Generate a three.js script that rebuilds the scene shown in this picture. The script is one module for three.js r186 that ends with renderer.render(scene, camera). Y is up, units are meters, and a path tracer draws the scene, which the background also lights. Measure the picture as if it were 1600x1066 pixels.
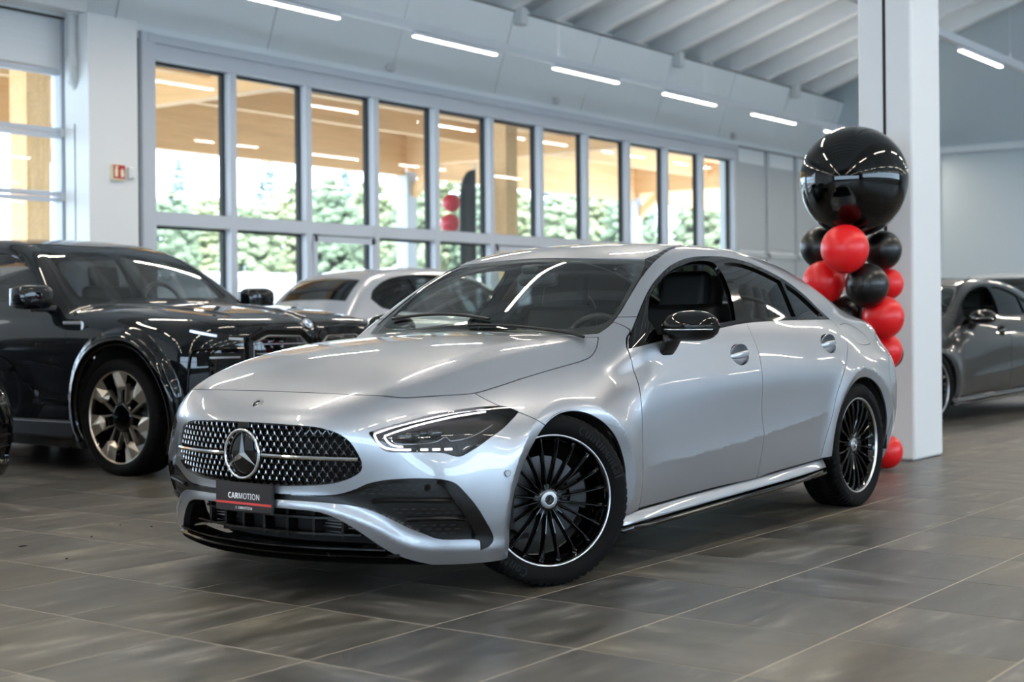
import * as THREE from 'three';
import { RoundedBoxGeometry } from 'three/addons/geometries/RoundedBoxGeometry.js';
import { TextGeometry } from 'three/addons/geometries/TextGeometry.js';
import { FontLoader } from 'three/addons/loaders/FontLoader.js';
import { mergeGeometries } from 'three/addons/utils/BufferGeometryUtils.js';
import { RectAreaLightUniformsLib } from 'three/addons/lights/RectAreaLightUniformsLib.js';

// ---------------------------------------------------------------- camera
const scene = new THREE.Scene();
const camera = new THREE.PerspectiveCamera(2 * Math.atan(533 / 2275.8) * 180 / Math.PI, 1600 / 1066, 0.1, 400);
const CAM_H = 1.0419, CAM_YAW = 36.3214 * Math.PI / 180, CAM_ROLL = -0.5119 * Math.PI / 180;
camera.position.set(0, CAM_H, 0);
camera.rotation.order = 'YXZ';
camera.rotation.set(0, -(Math.PI / 2 - CAM_YAW), -CAM_ROLL * -1);
camera.setViewOffset(1600, 1066, 0, 39.4, 1600, 1066);
const FONT = await new FontLoader().loadAsync('fonts/droid/droid_sans_bold.typeface.json');
// ---------------------------------------------------------------- sky and exposure (the lamps are built with their fittings)
RectAreaLightUniformsLib.init();
const renderer = new THREE.WebGLRenderer({ antialias: true });
renderer.toneMapping = THREE.LinearToneMapping;
renderer.toneMappingExposure = 2.6;
renderer.shadowMap.enabled = true;
scene.background = new THREE.Color().setRGB(.76, .93, 1.18);   // bright overcast
scene.backgroundIntensity = 4.0;
const sun = new THREE.DirectionalLight(new THREE.Color(1, .95, .86), 3.6);   // lights the trees and yard outside, over the roof
sun.position.set(-6, 26, 20); sun.target.position.set(4, 0, 0); sun.castShadow = true; sun.shadow.mapSize.set(4096, 4096);
Object.assign(sun.shadow.camera, { left: -70, right: 70, top: 70, bottom: -70, near: 1, far: 160 });
scene.add(sun, sun.target);
const LAMP_GLOW = 3.2, LAMP_LIGHT = 38;
camera.focus = 6.3; camera.userData.fStop = 2.4;
// ---------------------------------------------------------------- numeric helpers
const clamp = (v, a, b) => v < a ? a : v > b ? b : v;
const lerp = (a, b, t) => a + (b - a) * t;
const sstep = (a, b, v) => { const t = clamp((v - a) / (b - a), 0, 1); return t * t * t * (t * (t * 6 - 15) + 10); };
const smax = (a, b, k) => { const h = Math.max(k - Math.abs(a - b), 0) / k; return Math.max(a, b) + h * h * h * k / 6; };
const smin = (a, b, k) => -smax(-a, -b, k);
// natural cubic spline through points, straight beyond its ends; d = 1 or 2 gives a derivative
function spline(xs, ys) {
  const n = xs.length, m = new Float64Array(n), c = new Float64Array(n), d = new Float64Array(n);
  for (let i = 1; i < n - 1; i++) {
    const h0 = xs[i] - xs[i - 1], h1 = xs[i + 1] - xs[i];
    const b = 2 * (h0 + h1) - h0 * c[i - 1];
    c[i] = h1 / b;
    d[i] = (6 * ((ys[i + 1] - ys[i]) / h1 - (ys[i] - ys[i - 1]) / h0) - h0 * d[i - 1]) / b;
  }
  for (let i = n - 2; i > 0; i--) m[i] = d[i] - c[i] * m[i + 1];
  return (x, der = 0) => {
    let i = 0;
    if (x <= xs[0] || x >= xs[n - 1]) {
      i = x <= xs[0] ? 0 : n - 2;
      const h = xs[i + 1] - xs[i], s = (ys[i + 1] - ys[i]) / h, e = x <= xs[0] ? 0 : n - 1;
      const k = e ? s + h * (m[i] + 2 * m[i + 1]) / 6 : s - h * (2 * m[i] + m[i + 1]) / 6;
      return der === 0 ? ys[e] + k * (x - xs[e]) : der === 1 ? k : 0;
    }
    let lo = 0, hi = n - 1;
    while (hi - lo > 1) { const q = (lo + hi) >> 1; if (xs[q] > x) hi = q; else lo = q; }
    i = lo;
    const h = xs[i + 1] - xs[i], A = (xs[i + 1] - x) / h, B = 1 - A;
    if (der === 1) return (ys[i + 1] - ys[i]) / h + h * ((1 - 3 * A * A) * m[i] + (3 * B * B - 1) * m[i + 1]) / 6;
    if (der === 2) return A * m[i] + B * m[i + 1];
    return A * ys[i] + B * ys[i + 1] + ((A * A * A - A) * m[i] + (B * B * B - B) * m[i + 1]) * h * h / 6;
  };
}
const curve = (pts) => spline(pts.map((p) => p[0]), pts.map((p) => p[1]));
// table of values at (x, y): splines both ways, sampled densely, read back with a smooth cubic B-spline
function table(xs, ys, rows, nx = 160, ny = 80) {
  const x0 = xs[0], x1 = xs[xs.length - 1], y0 = ys[0], y1 = ys[ys.length - 1];
  const cols = rows.map((r) => spline(ys, r)), g = new Float64Array(nx * ny);
  for (let j = 0; j < ny; j++) {
    const y = y0 + (y1 - y0) * j / (ny - 1), s = spline(xs, cols.map((c) => c(y)));
    for (let i = 0; i < nx; i++) g[j * nx + i] = s(x0 + (x1 - x0) * i / (nx - 1));
  }
  const w = (t) => [(1 - t) ** 3 / 6, (3 * t * t * t - 6 * t * t + 4) / 6, (-3 * t * t * t + 3 * t * t + 3 * t + 1) / 6, t * t * t / 6];
  return (x, y) => {
    const fx = clamp((x - x0) / (x1 - x0), 0, 1) * (nx - 1), fy = clamp((y - y0) / (y1 - y0), 0, 1) * (ny - 1);
    const i = Math.min(fx | 0, nx - 2), j = Math.min(fy | 0, ny - 2), wx = w(fx - i), wy = w(fy - j);
    let v = 0;
    for (let b = -1; b < 3; b++) for (let a = -1; a < 3; a++) v += wx[a + 1] * wy[b + 1] * g[clamp(j + b, 0, ny - 1) * nx + clamp(i + a, 0, nx - 1)];
    return v;
  };
}
// plan outline of a car body from nose to tail: (x, s) -> [distance outside, length along]
function outline(pts) {
  const us = [0];
  for (let i = 1; i < pts.length; i++) us.push(us[i - 1] + Math.hypot(pts[i][0] - pts[i - 1][0], pts[i][1] - pts[i - 1][1]));
  const X = spline(us, pts.map((p) => p[0])), S = spline(us, pts.map((p) => p[1])), L = us[us.length - 1], N = 240;
  const sx = [], ss = [];
  for (let i = 0; i <= N; i++) { sx.push(X(L * i / N)); ss.push(S(L * i / N)); }
  const cache = new Map();
  const f = (x, s) => {
    const key = Math.round(x * 25) * 4096 + Math.round(s * 25);
    let u = cache.get(key);
    if (u === undefined) {
      const cx = Math.round(x * 25) / 25, cs = Math.round(s * 25) / 25;
      let b = 1e9;
      for (let i = 0; i <= N; i++) { const q = (sx[i] - cx) ** 2 + (ss[i] - cs) ** 2; if (q < b) { b = q; u = L * i / N; } }
      cache.set(key, u);
    }
    for (let k = 0; k < 4; k++) {
      const dx = X(u) - x, ds = S(u) - s, ax = X(u, 1), as = S(u, 1);
      const h = ax * ax + as * as + dx * X(u, 2) + ds * S(u, 2);
      u = clamp(u - clamp((dx * ax + ds * as) / (h > 0.2 ? h : 1), -0.08, 0.08), 0, L);
    }
    const dx = x - X(u), ds = s - S(u), ax = X(u, 1), as = S(u, 1);
    return [(-as * dx + ax * ds) / Math.hypot(ax, as), u];
  };
  f.length_ = L;
  f.at = (x, s) => f(x, s)[1];
  f.point = (u) => [X(u), S(u)];
  f.normal = (u) => { const a = X(u, 1), b = S(u, 1), l = Math.hypot(a, b); return [-b / l, a / l]; };
  return f;
}

// ---------------------------------------------------------------- triangle soup with shared vertices, cut by fields
class Skin {
  constructor() { this.p = []; this.n = []; this.t = []; }
  add(p, n) { this.p.push(p); this.n.push(n); return this.p.length - 1; }
  // keep the part where field(p) < 0
  cut(field) {
    const o = new Skin(), map = new Map(), v = this.p.map(field), keep = (i) => {
      let k = map.get(i);
      if (k === undefined) { k = o.add(this.p[i], this.n[i]); map.set(i, k); }
      return k;
    };
    const mids = new Map(), mid = (a, b) => {
      const key = a < b ? a * 4194304 + b : b * 4194304 + a;
      let k = mids.get(key);
      if (k === undefined) {
        let t = v[a] / (v[a] - v[b]);
        const pa = this.p[a], pb = this.p[b], at = (q) => [lerp(pa[0], pb[0], q), lerp(pa[1], pb[1], q), lerp(pa[2], pb[2], q)];
        let lo = 0, hi = 1, fl = v[a];
        for (let it = 0; it < 3; it++) { const f = field(at(t)); if (f * fl > 0) lo = t; else hi = t; t = clamp(t - f / (v[b] - v[a]), lo, hi); }
        const na = this.n[a], nb = this.n[b], n = [lerp(na[0], nb[0], t), lerp(na[1], nb[1], t), lerp(na[2], nb[2], t)], l = Math.hypot(...n) || 1;
        k = o.add(at(t), [n[0] / l, n[1] / l, n[2] / l]);
        mids.set(key, k);
      }
      return k;
    };
    for (let q = 0; q < this.t.length; q += 3) {
      const id = [this.t[q], this.t[q + 1], this.t[q + 2]], poly = [];
      for (let e = 0; e < 3; e++) {
        const a = id[e], b = id[(e + 1) % 3];
        if (v[a] < 0) poly.push(keep(a));
        if ((v[a] < 0) !== (v[b] < 0)) poly.push(mid(a, b));
      }
      for (let e = 2; e < poly.length; e++) o.t.push(poly[0], poly[e - 1], poly[e]);
    }
    return o;
  }
  offset(d) { const o = new Skin(); o.p = this.p.map((p, i) => [p[0] + this.n[i][0] * d, p[1] + this.n[i][1] * d, p[2] + this.n[i][2] * d]); o.n = this.n; o.t = this.t; return o; }
  mirror() { const o = new Skin(); o.p = this.p.map((p) => [p[0], p[1], -p[2]]); o.n = this.n.map((n) => [n[0], n[1], -n[2]]); for (let q = 0; q < this.t.length; q += 3) o.t.push(this.t[q], this.t[q + 2], this.t[q + 1]); return o; }
  // turn the open edges inwards, as a pressed panel does; edges on the middle plane stay open
  flange(depth) {
    const seen = new Map(), o = new Skin();
    o.p = this.p.slice(); o.n = this.n.slice(); o.t = this.t.slice();
    for (let q = 0; q < this.t.length; q += 3) for (let e = 0; e < 3; e++) {
      const a = this.t[q + e], b = this.t[q + (e + 1) % 3], key = a < b ? a * 4194304 + b : b * 4194304 + a;
      if (seen.has(key)) seen.set(key, null); else seen.set(key, [a, b]);
    }
    for (const ab of seen.values()) if (ab) {
      const [a, b] = ab, pa = this.p[a], pb = this.p[b];
      if (Math.abs(pa[2]) < 1e-4 && Math.abs(pb[2]) < 1e-4) continue;
      const na = this.n[a], nb = this.n[b], e = [pb[0] - pa[0], pb[1] - pa[1], pb[2] - pa[2]];
      let m = [e[1] * na[2] - e[2] * na[1], e[2] * na[0] - e[0] * na[2], e[0] * na[1] - e[1] * na[0]];
      const l = Math.hypot(...m);
      if (l < 1e-9) continue;
      m = m.map((c) => c / l);
      const i0 = o.add(pa, m), i1 = o.add(pb, m), i2 = o.add([pb[0] - nb[0] * depth, pb[1] - nb[1] * depth, pb[2] - nb[2] * depth], m), i3 = o.add([pa[0] - na[0] * depth, pa[1] - na[1] * depth, pa[2] - na[2] * depth], m);
      o.t.push(i1, i0, i3, i1, i3, i2);
    }
    return o;
  }
  // only the turned-in edge
  rim(depth) { const w = this.flange(depth), o = new Skin(); o.p = w.p; o.n = w.n; o.t = w.t.slice(this.t.length); return o; }
  join(s) { const o = new Skin(), k = this.p.length; o.p = this.p.concat(s.p); o.n = this.n.concat(s.n); o.t = this.t.concat(s.t.map((i) => i + k)); return o; }
  both() { return this.join(this.mirror()); }
  geometry() {
    const g = new THREE.BufferGeometry(), uv = new Float32Array(this.p.length * 2);
    this.p.forEach((p, i) => { const n = this.n[i], a = Math.abs(n[0]), b = Math.abs(n[1]), c = Math.abs(n[2]); uv[2 * i] = c >= a && c >= b ? p[0] : b >= a ? p[0] : p[2]; uv[2 * i + 1] = c >= a && c >= b ? p[1] : b >= a ? p[2] : p[1]; });
    g.setAttribute('position', new THREE.BufferAttribute(new Float32Array(this.p.flat()), 3));
    g.setAttribute('normal', new THREE.BufferAttribute(new Float32Array(this.n.flat()), 3));
    g.setAttribute('uv', new THREE.BufferAttribute(uv, 2));
    g.setIndex(this.t);
    return g;
  }
}
// marching tetrahedra over a box: fine cells only where the coarse ones may hold the surface
function skinOf(f, lo, hi, cell) {
  const K = 4, big = cell * K, o = new Skin(), verts = new Map(), val = new Map();
  const nx = Math.ceil((hi[0] - lo[0]) / big), ny = Math.ceil((hi[1] - lo[1]) / big), nz = Math.ceil((hi[2] - lo[2]) / big);
  const NY = ny * K + 1, NZ = nz * K + 1, id = (i, j, k) => (i * NY + j) * NZ + k;
  const pos = (i, j, k) => [lo[0] + i * cell, lo[1] + j * cell, lo[2] + k * cell];
  const at = (i, j, k) => { const q = id(i, j, k); let v = val.get(q); if (v === undefined) { const p = pos(i, j, k); v = f(p[0], p[1], p[2]); if (Math.abs(v) < 1e-6) v = 1e-6; val.set(q, v); } return v; };
  const grad = (p) => { const e = 4e-4, g = [f(p[0] + e, p[1], p[2]) - f(p[0] - e, p[1], p[2]), f(p[0], p[1] + e, p[2]) - f(p[0], p[1] - e, p[2]), f(p[0], p[1], p[2] + e) - f(p[0], p[1], p[2] - e)]; return [g[0] / (2 * e), g[1] / (2 * e), g[2] / (2 * e)]; };
  const T = [[0, 5, 1, 6], [0, 1, 2, 6], [0, 2, 3, 6], [0, 3, 7, 6], [0, 7, 4, 6], [0, 4, 5, 6]];
  const C = [[0, 0, 0], [1, 0, 0], [1, 1, 0], [0, 1, 0], [0, 0, 1], [1, 0, 1], [1, 1, 1], [0, 1, 1]];
  const big_ = (I, J, Q) => f(lo[0] + (I + .5) * big, lo[1] + (J + .5) * big, lo[2] + (Q + .5) * big);
  for (let I = 0; I < nx; I++) for (let J = 0; J < ny; J++) for (let Q = 0; Q < nz; Q++) {
    if (Math.abs(big_(I, J, Q)) > big * 2.2) continue;
    for (let a = 0; a < K; a++) for (let b = 0; b < K; b++) for (let c = 0; c < K; c++) {
      const i = I * K + a, j = J * K + b, k = Q * K + c, vs = C.map((d) => at(i + d[0], j + d[1], k + d[2]));
      let neg = 0; for (const v of vs) if (v < 0) neg++;
      if (!neg || neg === 8) continue;
      const ids = C.map((d) => id(i + d[0], j + d[1], k + d[2]));
      const vert = (x, y) => {
        const A = ids[x], B = ids[y], key = A < B ? A * 67108864 + B : B * 67108864 + A;
        let q = verts.get(key);
        if (q === undefined) {
          const t = vs[x] / (vs[x] - vs[y]), pa = pos(i + C[x][0], j + C[x][1], k + C[x][2]), pb = pos(i + C[y][0], j + C[y][1], k + C[y][2]);
          let p = [lerp(pa[0], pb[0], t), lerp(pa[1], pb[1], t), lerp(pa[2], pb[2], t)];
          const flat = p[2] < lo[2] + 1e-9;
          let g = grad(p);
          for (let it = 0; it < 2; it++) {
            if (flat) g[2] = 0;
            const l2 = g[0] * g[0] + g[1] * g[1] + g[2] * g[2] || 1, s = clamp(f(p[0], p[1], p[2]) / l2, -cell, cell);
            p = [p[0] - g[0] * s, p[1] - g[1] * s, p[2] - g[2] * s];
            g = grad(p);
          }
          if (flat) g[2] = 0;
          const l = Math.hypot(...g) || 1;
          q = o.add(p, [g[0] / l, g[1] / l, g[2] / l]);
          verts.set(key, q);
        }
        return q;
      };
      for (const t of T) {
        const inn = t.filter((x) => vs[x] < 0), out = t.filter((x) => vs[x] >= 0);
        if (!inn.length || !out.length) continue;
        let tri;
        if (inn.length === 1) tri = [[vert(inn[0], out[0]), vert(inn[0], out[1]), vert(inn[0], out[2])]];
        else if (inn.length === 3) tri = [[vert(inn[0], out[0]), vert(inn[1], out[0]), vert(inn[2], out[0])]];
        else { const q = [vert(inn[0], out[0]), vert(inn[0], out[1]), vert(inn[1], out[1]), vert(inn[1], out[0])]; tri = [[q[0], q[1], q[2]], [q[0], q[2], q[3]]]; }
        for (const [x, y, z] of tri) {
          if (x === y || y === z || x === z) continue;
          const A = o.p[x], B = o.p[y], D = o.p[z], n = o.n[x];
          const u = [B[0] - A[0], B[1] - A[1], B[2] - A[2]], w = [D[0] - A[0], D[1] - A[1], D[2] - A[2]];
          const d = (u[1] * w[2] - u[2] * w[1]) * n[0] + (u[2] * w[0] - u[0] * w[2]) * n[1] + (u[0] * w[1] - u[1] * w[0]) * n[2];
          if (d >= 0) o.t.push(x, y, z); else o.t.push(x, z, y);
        }
      }
    }
  }
  return o;
}
// smooth closed or open curves through points (centripetal), as dense polylines
function smoothLine(pts, closed = true, per = 10, corners = []) {
  const out = [], n = pts.length, P = (i) => closed ? pts[(i + n) % n] : pts[clamp(i, 0, n - 1)], sharp = new Set(corners);
  for (let i = 0; i < (closed ? n : n - 1); i++) {
    const p1 = P(i), p2 = P(i + 1), p0 = sharp.has(i) ? p1 : P(i - 1), p3 = sharp.has((i + 1) % n) ? p2 : P(i + 2);
    const m = (a, b, c) => { const d0 = Math.hypot(b[0] - a[0], b[1] - a[1]), d1 = Math.hypot(c[0] - b[0], c[1] - b[1]); return [d0, d1]; };
    const [a01, a12] = m(p0, p1, p2), [, a23] = m(p1, p2, p3);
    const t1 = a01 < 1e-9 ? [p2[0] - p1[0], p2[1] - p1[1]] : [(p2[0] - p0[0]) * a12 / (a01 + a12), (p2[1] - p0[1]) * a12 / (a01 + a12)];
    const t2 = a23 < 1e-9 ? [p2[0] - p1[0], p2[1] - p1[1]] : [(p3[0] - p1[0]) * a12 / (a12 + a23), (p3[1] - p1[1]) * a12 / (a12 + a23)];
    for (let k = 0; k < per; k++) {
      const t = k / per, h1 = (1 + 2 * t) * (1 - t) ** 2, h2 = t * (1 - t) ** 2, h3 = t * t * (3 - 2 * t), h4 = t * t * (t - 1);
      out.push([h1 * p1[0] + h2 * t1[0] + h3 * p2[0] + h4 * t2[0], h1 * p1[1] + h2 * t1[1] + h3 * p2[1] + h4 * t2[1]]);
    }
  }
  if (!closed) out.push(pts[n - 1]);
  return out;
}
// signed distance to a polygon given as a polyline: negative inside
function polyField(poly) {
  const n = poly.length;
  let bx0 = 1e9, bx1 = -1e9, by0 = 1e9, by1 = -1e9;
  for (const p of poly) { bx0 = Math.min(bx0, p[0]); bx1 = Math.max(bx1, p[0]); by0 = Math.min(by0, p[1]); by1 = Math.max(by1, p[1]); }
  return (x, y) => {
    const ox = Math.max(bx0 - x, x - bx1, 0), oy = Math.max(by0 - y, y - by1, 0);
    if (ox > 0.06 || oy > 0.06) return Math.hypot(ox, oy);
    let d = 1e9, inside = false;
    for (let i = 0, j = n - 1; i < n; j = i++) {
      const a = poly[j], b = poly[i], ex = b[0] - a[0], ey = b[1] - a[1], wx = x - a[0], wy = y - a[1];
      const t = clamp((wx * ex + wy * ey) / (ex * ex + ey * ey || 1), 0, 1), q = (wx - ex * t) ** 2 + (wy - ey * t) ** 2;
      if (q < d) d = q;
      if ((a[1] > y) !== (b[1] > y) && x < (b[0] - a[0]) * (y - a[1]) / (b[1] - a[1]) + a[0]) inside = !inside;
    }
    return inside ? -Math.sqrt(d) : Math.sqrt(d);
  };
}
// ---------------------------------------------------------------- objects, names, labels
const taken = new Map();
function numbered(name) { const k = taken.get(name) || 0; taken.set(name, k + 1); return k ? name + '_' + String(k).padStart(3, '0') : name; }
function shade(o) { o.castShadow = true; o.receiveShadow = true; return o; }
function thing(name, label, category, at = [0, 0, 0], turn = 0, group) {
  const o = new THREE.Group(); o.name = numbered(name); o.position.set(...at); o.rotation.y = turn;
  o.userData = { label, category }; if (group) o.userData.group = group; scene.add(o); return o;
}
function part(parent, name, geometry, material, label) { const m = shade(new THREE.Mesh(geometry, material)); m.name = name; if (label) m.userData.label = label; parent.add(m); return m; }
function solo(name, geometry, material, label, category, at, group) { const m = shade(new THREE.Mesh(geometry, material)); m.name = numbered(name); m.userData = { label, category }; if (group) m.userData.group = group; if (at) m.position.set(...at); scene.add(m); return m; }
function structure(name, geometry, material) { const m = shade(new THREE.Mesh(geometry, material)); m.name = numbered(name); m.userData = { kind: 'structure' }; scene.add(m); return m; }
// ---------------------------------------------------------------- shapes
const P3 = (a) => new THREE.Vector3(a[0], a[1], a[2]);
const box = (w, h, d, x = 0, y = 0, z = 0) => new THREE.BoxGeometry(w, h, d).translate(x, y, z);
const rbox = (w, h, d, r, x = 0, y = 0, z = 0, seg = 2) => new RoundedBoxGeometry(w, h, d, seg, r).translate(x, y, z);
const flat = (g) => g.index ? g.toNonIndexed() : g;
function merge(list) { return mergeGeometries(list.map((g) => { const q = flat(g); for (const k of Object.keys(q.attributes)) if (!['position', 'normal', 'uv'].includes(k)) q.deleteAttribute(k); if (!q.attributes.uv) q.setAttribute('uv', new THREE.BufferAttribute(new Float32Array(q.attributes.position.count * 2), 2)); return q; })); }
const tube = (pts, r, seg = 32, rad = 8, closed = false) => new THREE.TubeGeometry(new THREE.CatmullRomCurve3(pts.map(P3), closed), seg, r, rad, closed);
// a strip with a given cross-section (across, up) carried along points; side gives the across direction at each point
function sweep(pts, profile, upAt, closedProfile = true) {
  const pos = [], uv = [], idx = [], m = profile.length, n = pts.length;
  let run = 0;
  for (let i = 0; i < n; i++) {
    const a = P3(pts[Math.max(0, i - 1)]), b = P3(pts[Math.min(n - 1, i + 1)]), t = b.sub(a).normalize(), up = P3(upAt(i)), ac = new THREE.Vector3().crossVectors(t, up).normalize(), u2 = new THREE.Vector3().crossVectors(ac, t);
    if (i) run += P3(pts[i]).distanceTo(P3(pts[i - 1]));
    for (const [p, q] of profile) { pos.push(pts[i][0] + ac.x * p + u2.x * q, pts[i][1] + ac.y * p + u2.y * q, pts[i][2] + ac.z * p + u2.z * q); uv.push(run, p + q); }
  }
  const M = closedProfile ? m : m - 1;
  for (let i = 0; i < n - 1; i++) for (let j = 0; j < M; j++) { const a = i * m + j, b = i * m + (j + 1) % m, c = a + m, d = b + m; idx.push(a, b, c, b, d, c); }
  if (closedProfile) for (let j = 1; j < m - 1; j++) { idx.push(0, j + 1, j); const k = (n - 1) * m; idx.push(k, k + j, k + j + 1); }
  const g = new THREE.BufferGeometry();
  g.setAttribute('position', new THREE.Float32BufferAttribute(pos, 3)); g.setAttribute('uv', new THREE.Float32BufferAttribute(uv, 2)); g.setIndex(idx);
  const q = g.toNonIndexed(); q.computeVertexNormals(); return q;
}
// cross-sections (rings of equal length) skinned together
function loft(rings, closedRing = true, caps = true, smooth = true) {
  const m = rings[0].length, pos = [], idx = [], uv = [];
  rings.forEach((r, i) => r.forEach((p, j) => { pos.push(...p); uv.push(i / rings.length, j / m); }));
  const M = closedRing ? m : m - 1;
  for (let i = 0; i < rings.length - 1; i++) for (let j = 0; j < M; j++) { const a = i * m + j, b = i * m + (j + 1) % m, c = a + m, d = b + m; idx.push(a, b, c, b, d, c); }
  if (caps) for (const [i, fl] of [[0, 0], [rings.length - 1, 1]]) { const k = i * m; for (let j = 1; j < m - 1; j++) fl ? idx.push(k, k + j, k + j + 1) : idx.push(k, k + j + 1, k + j); }
  let g = new THREE.BufferGeometry();
  g.setAttribute('position', new THREE.Float32BufferAttribute(pos, 3)); g.setAttribute('uv', new THREE.Float32BufferAttribute(uv, 2)); g.setIndex(idx);
  if (!smooth) g = g.toNonIndexed();
  g.computeVertexNormals(); return g;
}
const lathe = (pts, seg = 64) => new THREE.LatheGeometry(pts.map((p) => new THREE.Vector2(p[0], p[1])), seg);
// a lathe about z: pairs are [radius, z]
const latheZ = (pts, seg = 64) => lathe(pts, seg).rotateX(Math.PI / 2);
function superEllipsoid(a, b, c, e1, e2, nu = 40, nv = 24) {
  const rings = [], sp = (v, e) => Math.sign(v) * Math.abs(v) ** e;
  for (let j = 0; j <= nv; j++) { const v = -Math.PI / 2 + Math.PI * clamp(j / nv, .002, .998), r = []; for (let i = 0; i < nu; i++) { const u = 2 * Math.PI * i / nu; r.push([a * sp(Math.cos(v), e1) * sp(Math.cos(u), e2), b * sp(Math.sin(v), e1), c * sp(Math.cos(v), e1) * sp(Math.sin(u), e2)]); } rings.push(r.reverse()); }
  return loft(rings, true, true);
}
function extrude(pts, depth, bevel = 0, holes = []) {
  const sh = new THREE.Shape(pts.map((p) => new THREE.Vector2(p[0], p[1])));
  for (const h of holes) sh.holes.push(new THREE.Path(h.map((p) => new THREE.Vector2(p[0], p[1]))));
  return new THREE.ExtrudeGeometry(sh, { depth, bevelEnabled: bevel > 0, bevelThickness: bevel, bevelSize: bevel, bevelSegments: 2, curveSegments: 16 });
}
// seeded random numbers
function rng(seed) { let s = seed >>> 0; return () => { s = (s + 0x6D2B79F5) | 0; let t = Math.imul(s ^ (s >>> 15), 1 | s); t = (t + Math.imul(t ^ (t >>> 7), 61 | t)) ^ t; return ((t ^ (t >>> 14)) >>> 0) / 4294967296; }; }
function canvasTexture(w, h, draw, srgb = true) { const c = document.createElement('canvas'); c.width = w; c.height = h; draw(c.getContext('2d'), w, h); const t = new THREE.CanvasTexture(c); t.colorSpace = srgb ? THREE.SRGBColorSpace : THREE.NoColorSpace; return t; }
// ---------------------------------------------------------------- materials
const std = (color, roughness = .5, metalness = 0, more = {}) => new THREE.MeshStandardMaterial({ color, roughness, metalness, side: THREE.DoubleSide, ...more });
const phys = (color, roughness, metalness, more) => new THREE.MeshPhysicalMaterial({ color, roughness, metalness, side: THREE.DoubleSide, ...more });
const paint = (color, metalness, roughness = .38) => phys(color, roughness, metalness, { clearcoat: 1, clearcoatRoughness: .02 });
const M = {
  silver: paint(new THREE.Color().setRGB(.40, .42, .455), .85, .37),
  graphite: paint(new THREE.Color().setRGB(.034, .035, .037), .75, .34),
  blackPaint: phys(new THREE.Color().setRGB(.002, .003, .0045), .6, 0, { specularIntensity: .05, clearcoat: 1, clearcoatRoughness: .0 }),
  whitePaint: paint(new THREE.Color().setRGB(.62, .63, .64), .05, .4),
  palePaint: paint(new THREE.Color().setRGB(.44, .46, .50), .55, .36),
  piano: std(0x040405, .04),
  satin: std(0x070708, .38),
  matte: std(0x0a0a0b, .75),
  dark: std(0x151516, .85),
  chrome: std(new THREE.Color().setRGB(.75, .75, .76), .08, 1),
  alu: std(new THREE.Color().setRGB(.72, .72, .73), .28, 1),
  steel: std(new THREE.Color().setRGB(.38, .38, .39), .38, 1),
  rubber: phys(0x070708, .8, 0, { specularIntensity: .35 }),
  rubberMark: phys(0x101011, .6, 0, { specularIntensity: .5 }),
  glass: phys(new THREE.Color().setRGB(.86, .93, .90), 0, 0, { transmission: 1, ior: 1.5, thickness: 0 }),
  tint: phys(new THREE.Color().setRGB(.05, .052, .055), 0, 0, { transmission: 1, ior: 1.5, thickness: 0 }),
  clear: phys(0xffffff, 0, 0, { transmission: 1, ior: 1.45, thickness: 0 }),
  led: std(0xffffff, .3, 0, { emissive: new THREE.Color(.93, .9, 1), emissiveIntensity: 1.1 }),
  redLens: phys(0x3a0205, .12, 0, { clearcoat: 1 }),
  stud: std(new THREE.Color().setRGB(.55, .55, .56), .3, 1),
  disc: std(new THREE.Color().setRGB(.09, .09, .095), .5, 1),
  leather: std(0x08080a, .55),
  cloth: std(0x111113, .85),
  lining: std(0x50504d, .9),
};
// ---------------------------------------------------------------- room surfaces
const R = {
  wall: std(new THREE.Color().setRGB(.72, .75, .76), .75),
  white: std(new THREE.Color().setRGB(.70, .70, .70), .7),
  endWall: std(new THREE.Color().setRGB(.50, .56, .59), .75),
  panel: std(new THREE.Color().setRGB(.74, .78, .80), .55),
  deck: std(new THREE.Color().setRGB(.58, .60, .61), .8),
  joist: std(new THREE.Color().setRGB(.80, .82, .83), .7),
  frame: std(new THREE.Color().setRGB(.50, .53, .58), .45),
  gasket: std(0x0b0c0e, .6),
  pane: phys(new THREE.Color().setRGB(.90, .95, .95), 0, 0, { transmission: 1, ior: 1.5, thickness: 0 }),
  grey: std(new THREE.Color().setRGB(.42, .45, .47), .6),
  grout: std(new THREE.Color().setRGB(.50, .44, .36), .85),
  track: std(new THREE.Color().setRGB(.72, .73, .75), .4),
  glow: std(0xffffff, .5, 0, { emissive: new THREE.Color(1, .95, .87), emissiveIntensity: LAMP_GLOW }),
  red: std(0xb01218, .5), cream: std(0xe9e0bd, .5), pipe: std(new THREE.Color().setRGB(.50, .51, .51), .5),
};
// patches of mottled wall paint and fine bumps
function noiseGrid(n, seed, oct = 5, sx = 1, sy = 1) {
  const out = new Float32Array(n * n);
  let amp = 1, tot = 0;
  for (let o = 0; o < oct; o++) {
    const gx = Math.max(2, Math.round(4 * sx * 2 ** o)), gy = Math.max(2, Math.round(4 * sy * 2 ** o)), r = rng(seed + o * 77), g = Float32Array.from({ length: gx * gy }, () => r());
    for (let j = 0; j < n; j++) for (let i = 0; i < n; i++) {
      const x = i / n * gx, y = j / n * gy, a = x | 0, b = y | 0, u = x - a, v = y - b, su = u * u * (3 - 2 * u), sv = v * v * (3 - 2 * v), a1 = (a + 1) % gx, b1 = (b + 1) % gy;
      out[j * n + i] += amp * lerp(lerp(g[b * gx + a], g[b * gx + a1], su), lerp(g[b1 * gx + a], g[b1 * gx + a1], su), sv);
    }
    tot += amp; amp *= .55;
  }
  for (let i = 0; i < out.length; i++) out[i] /= tot;
  return out;
}
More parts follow.
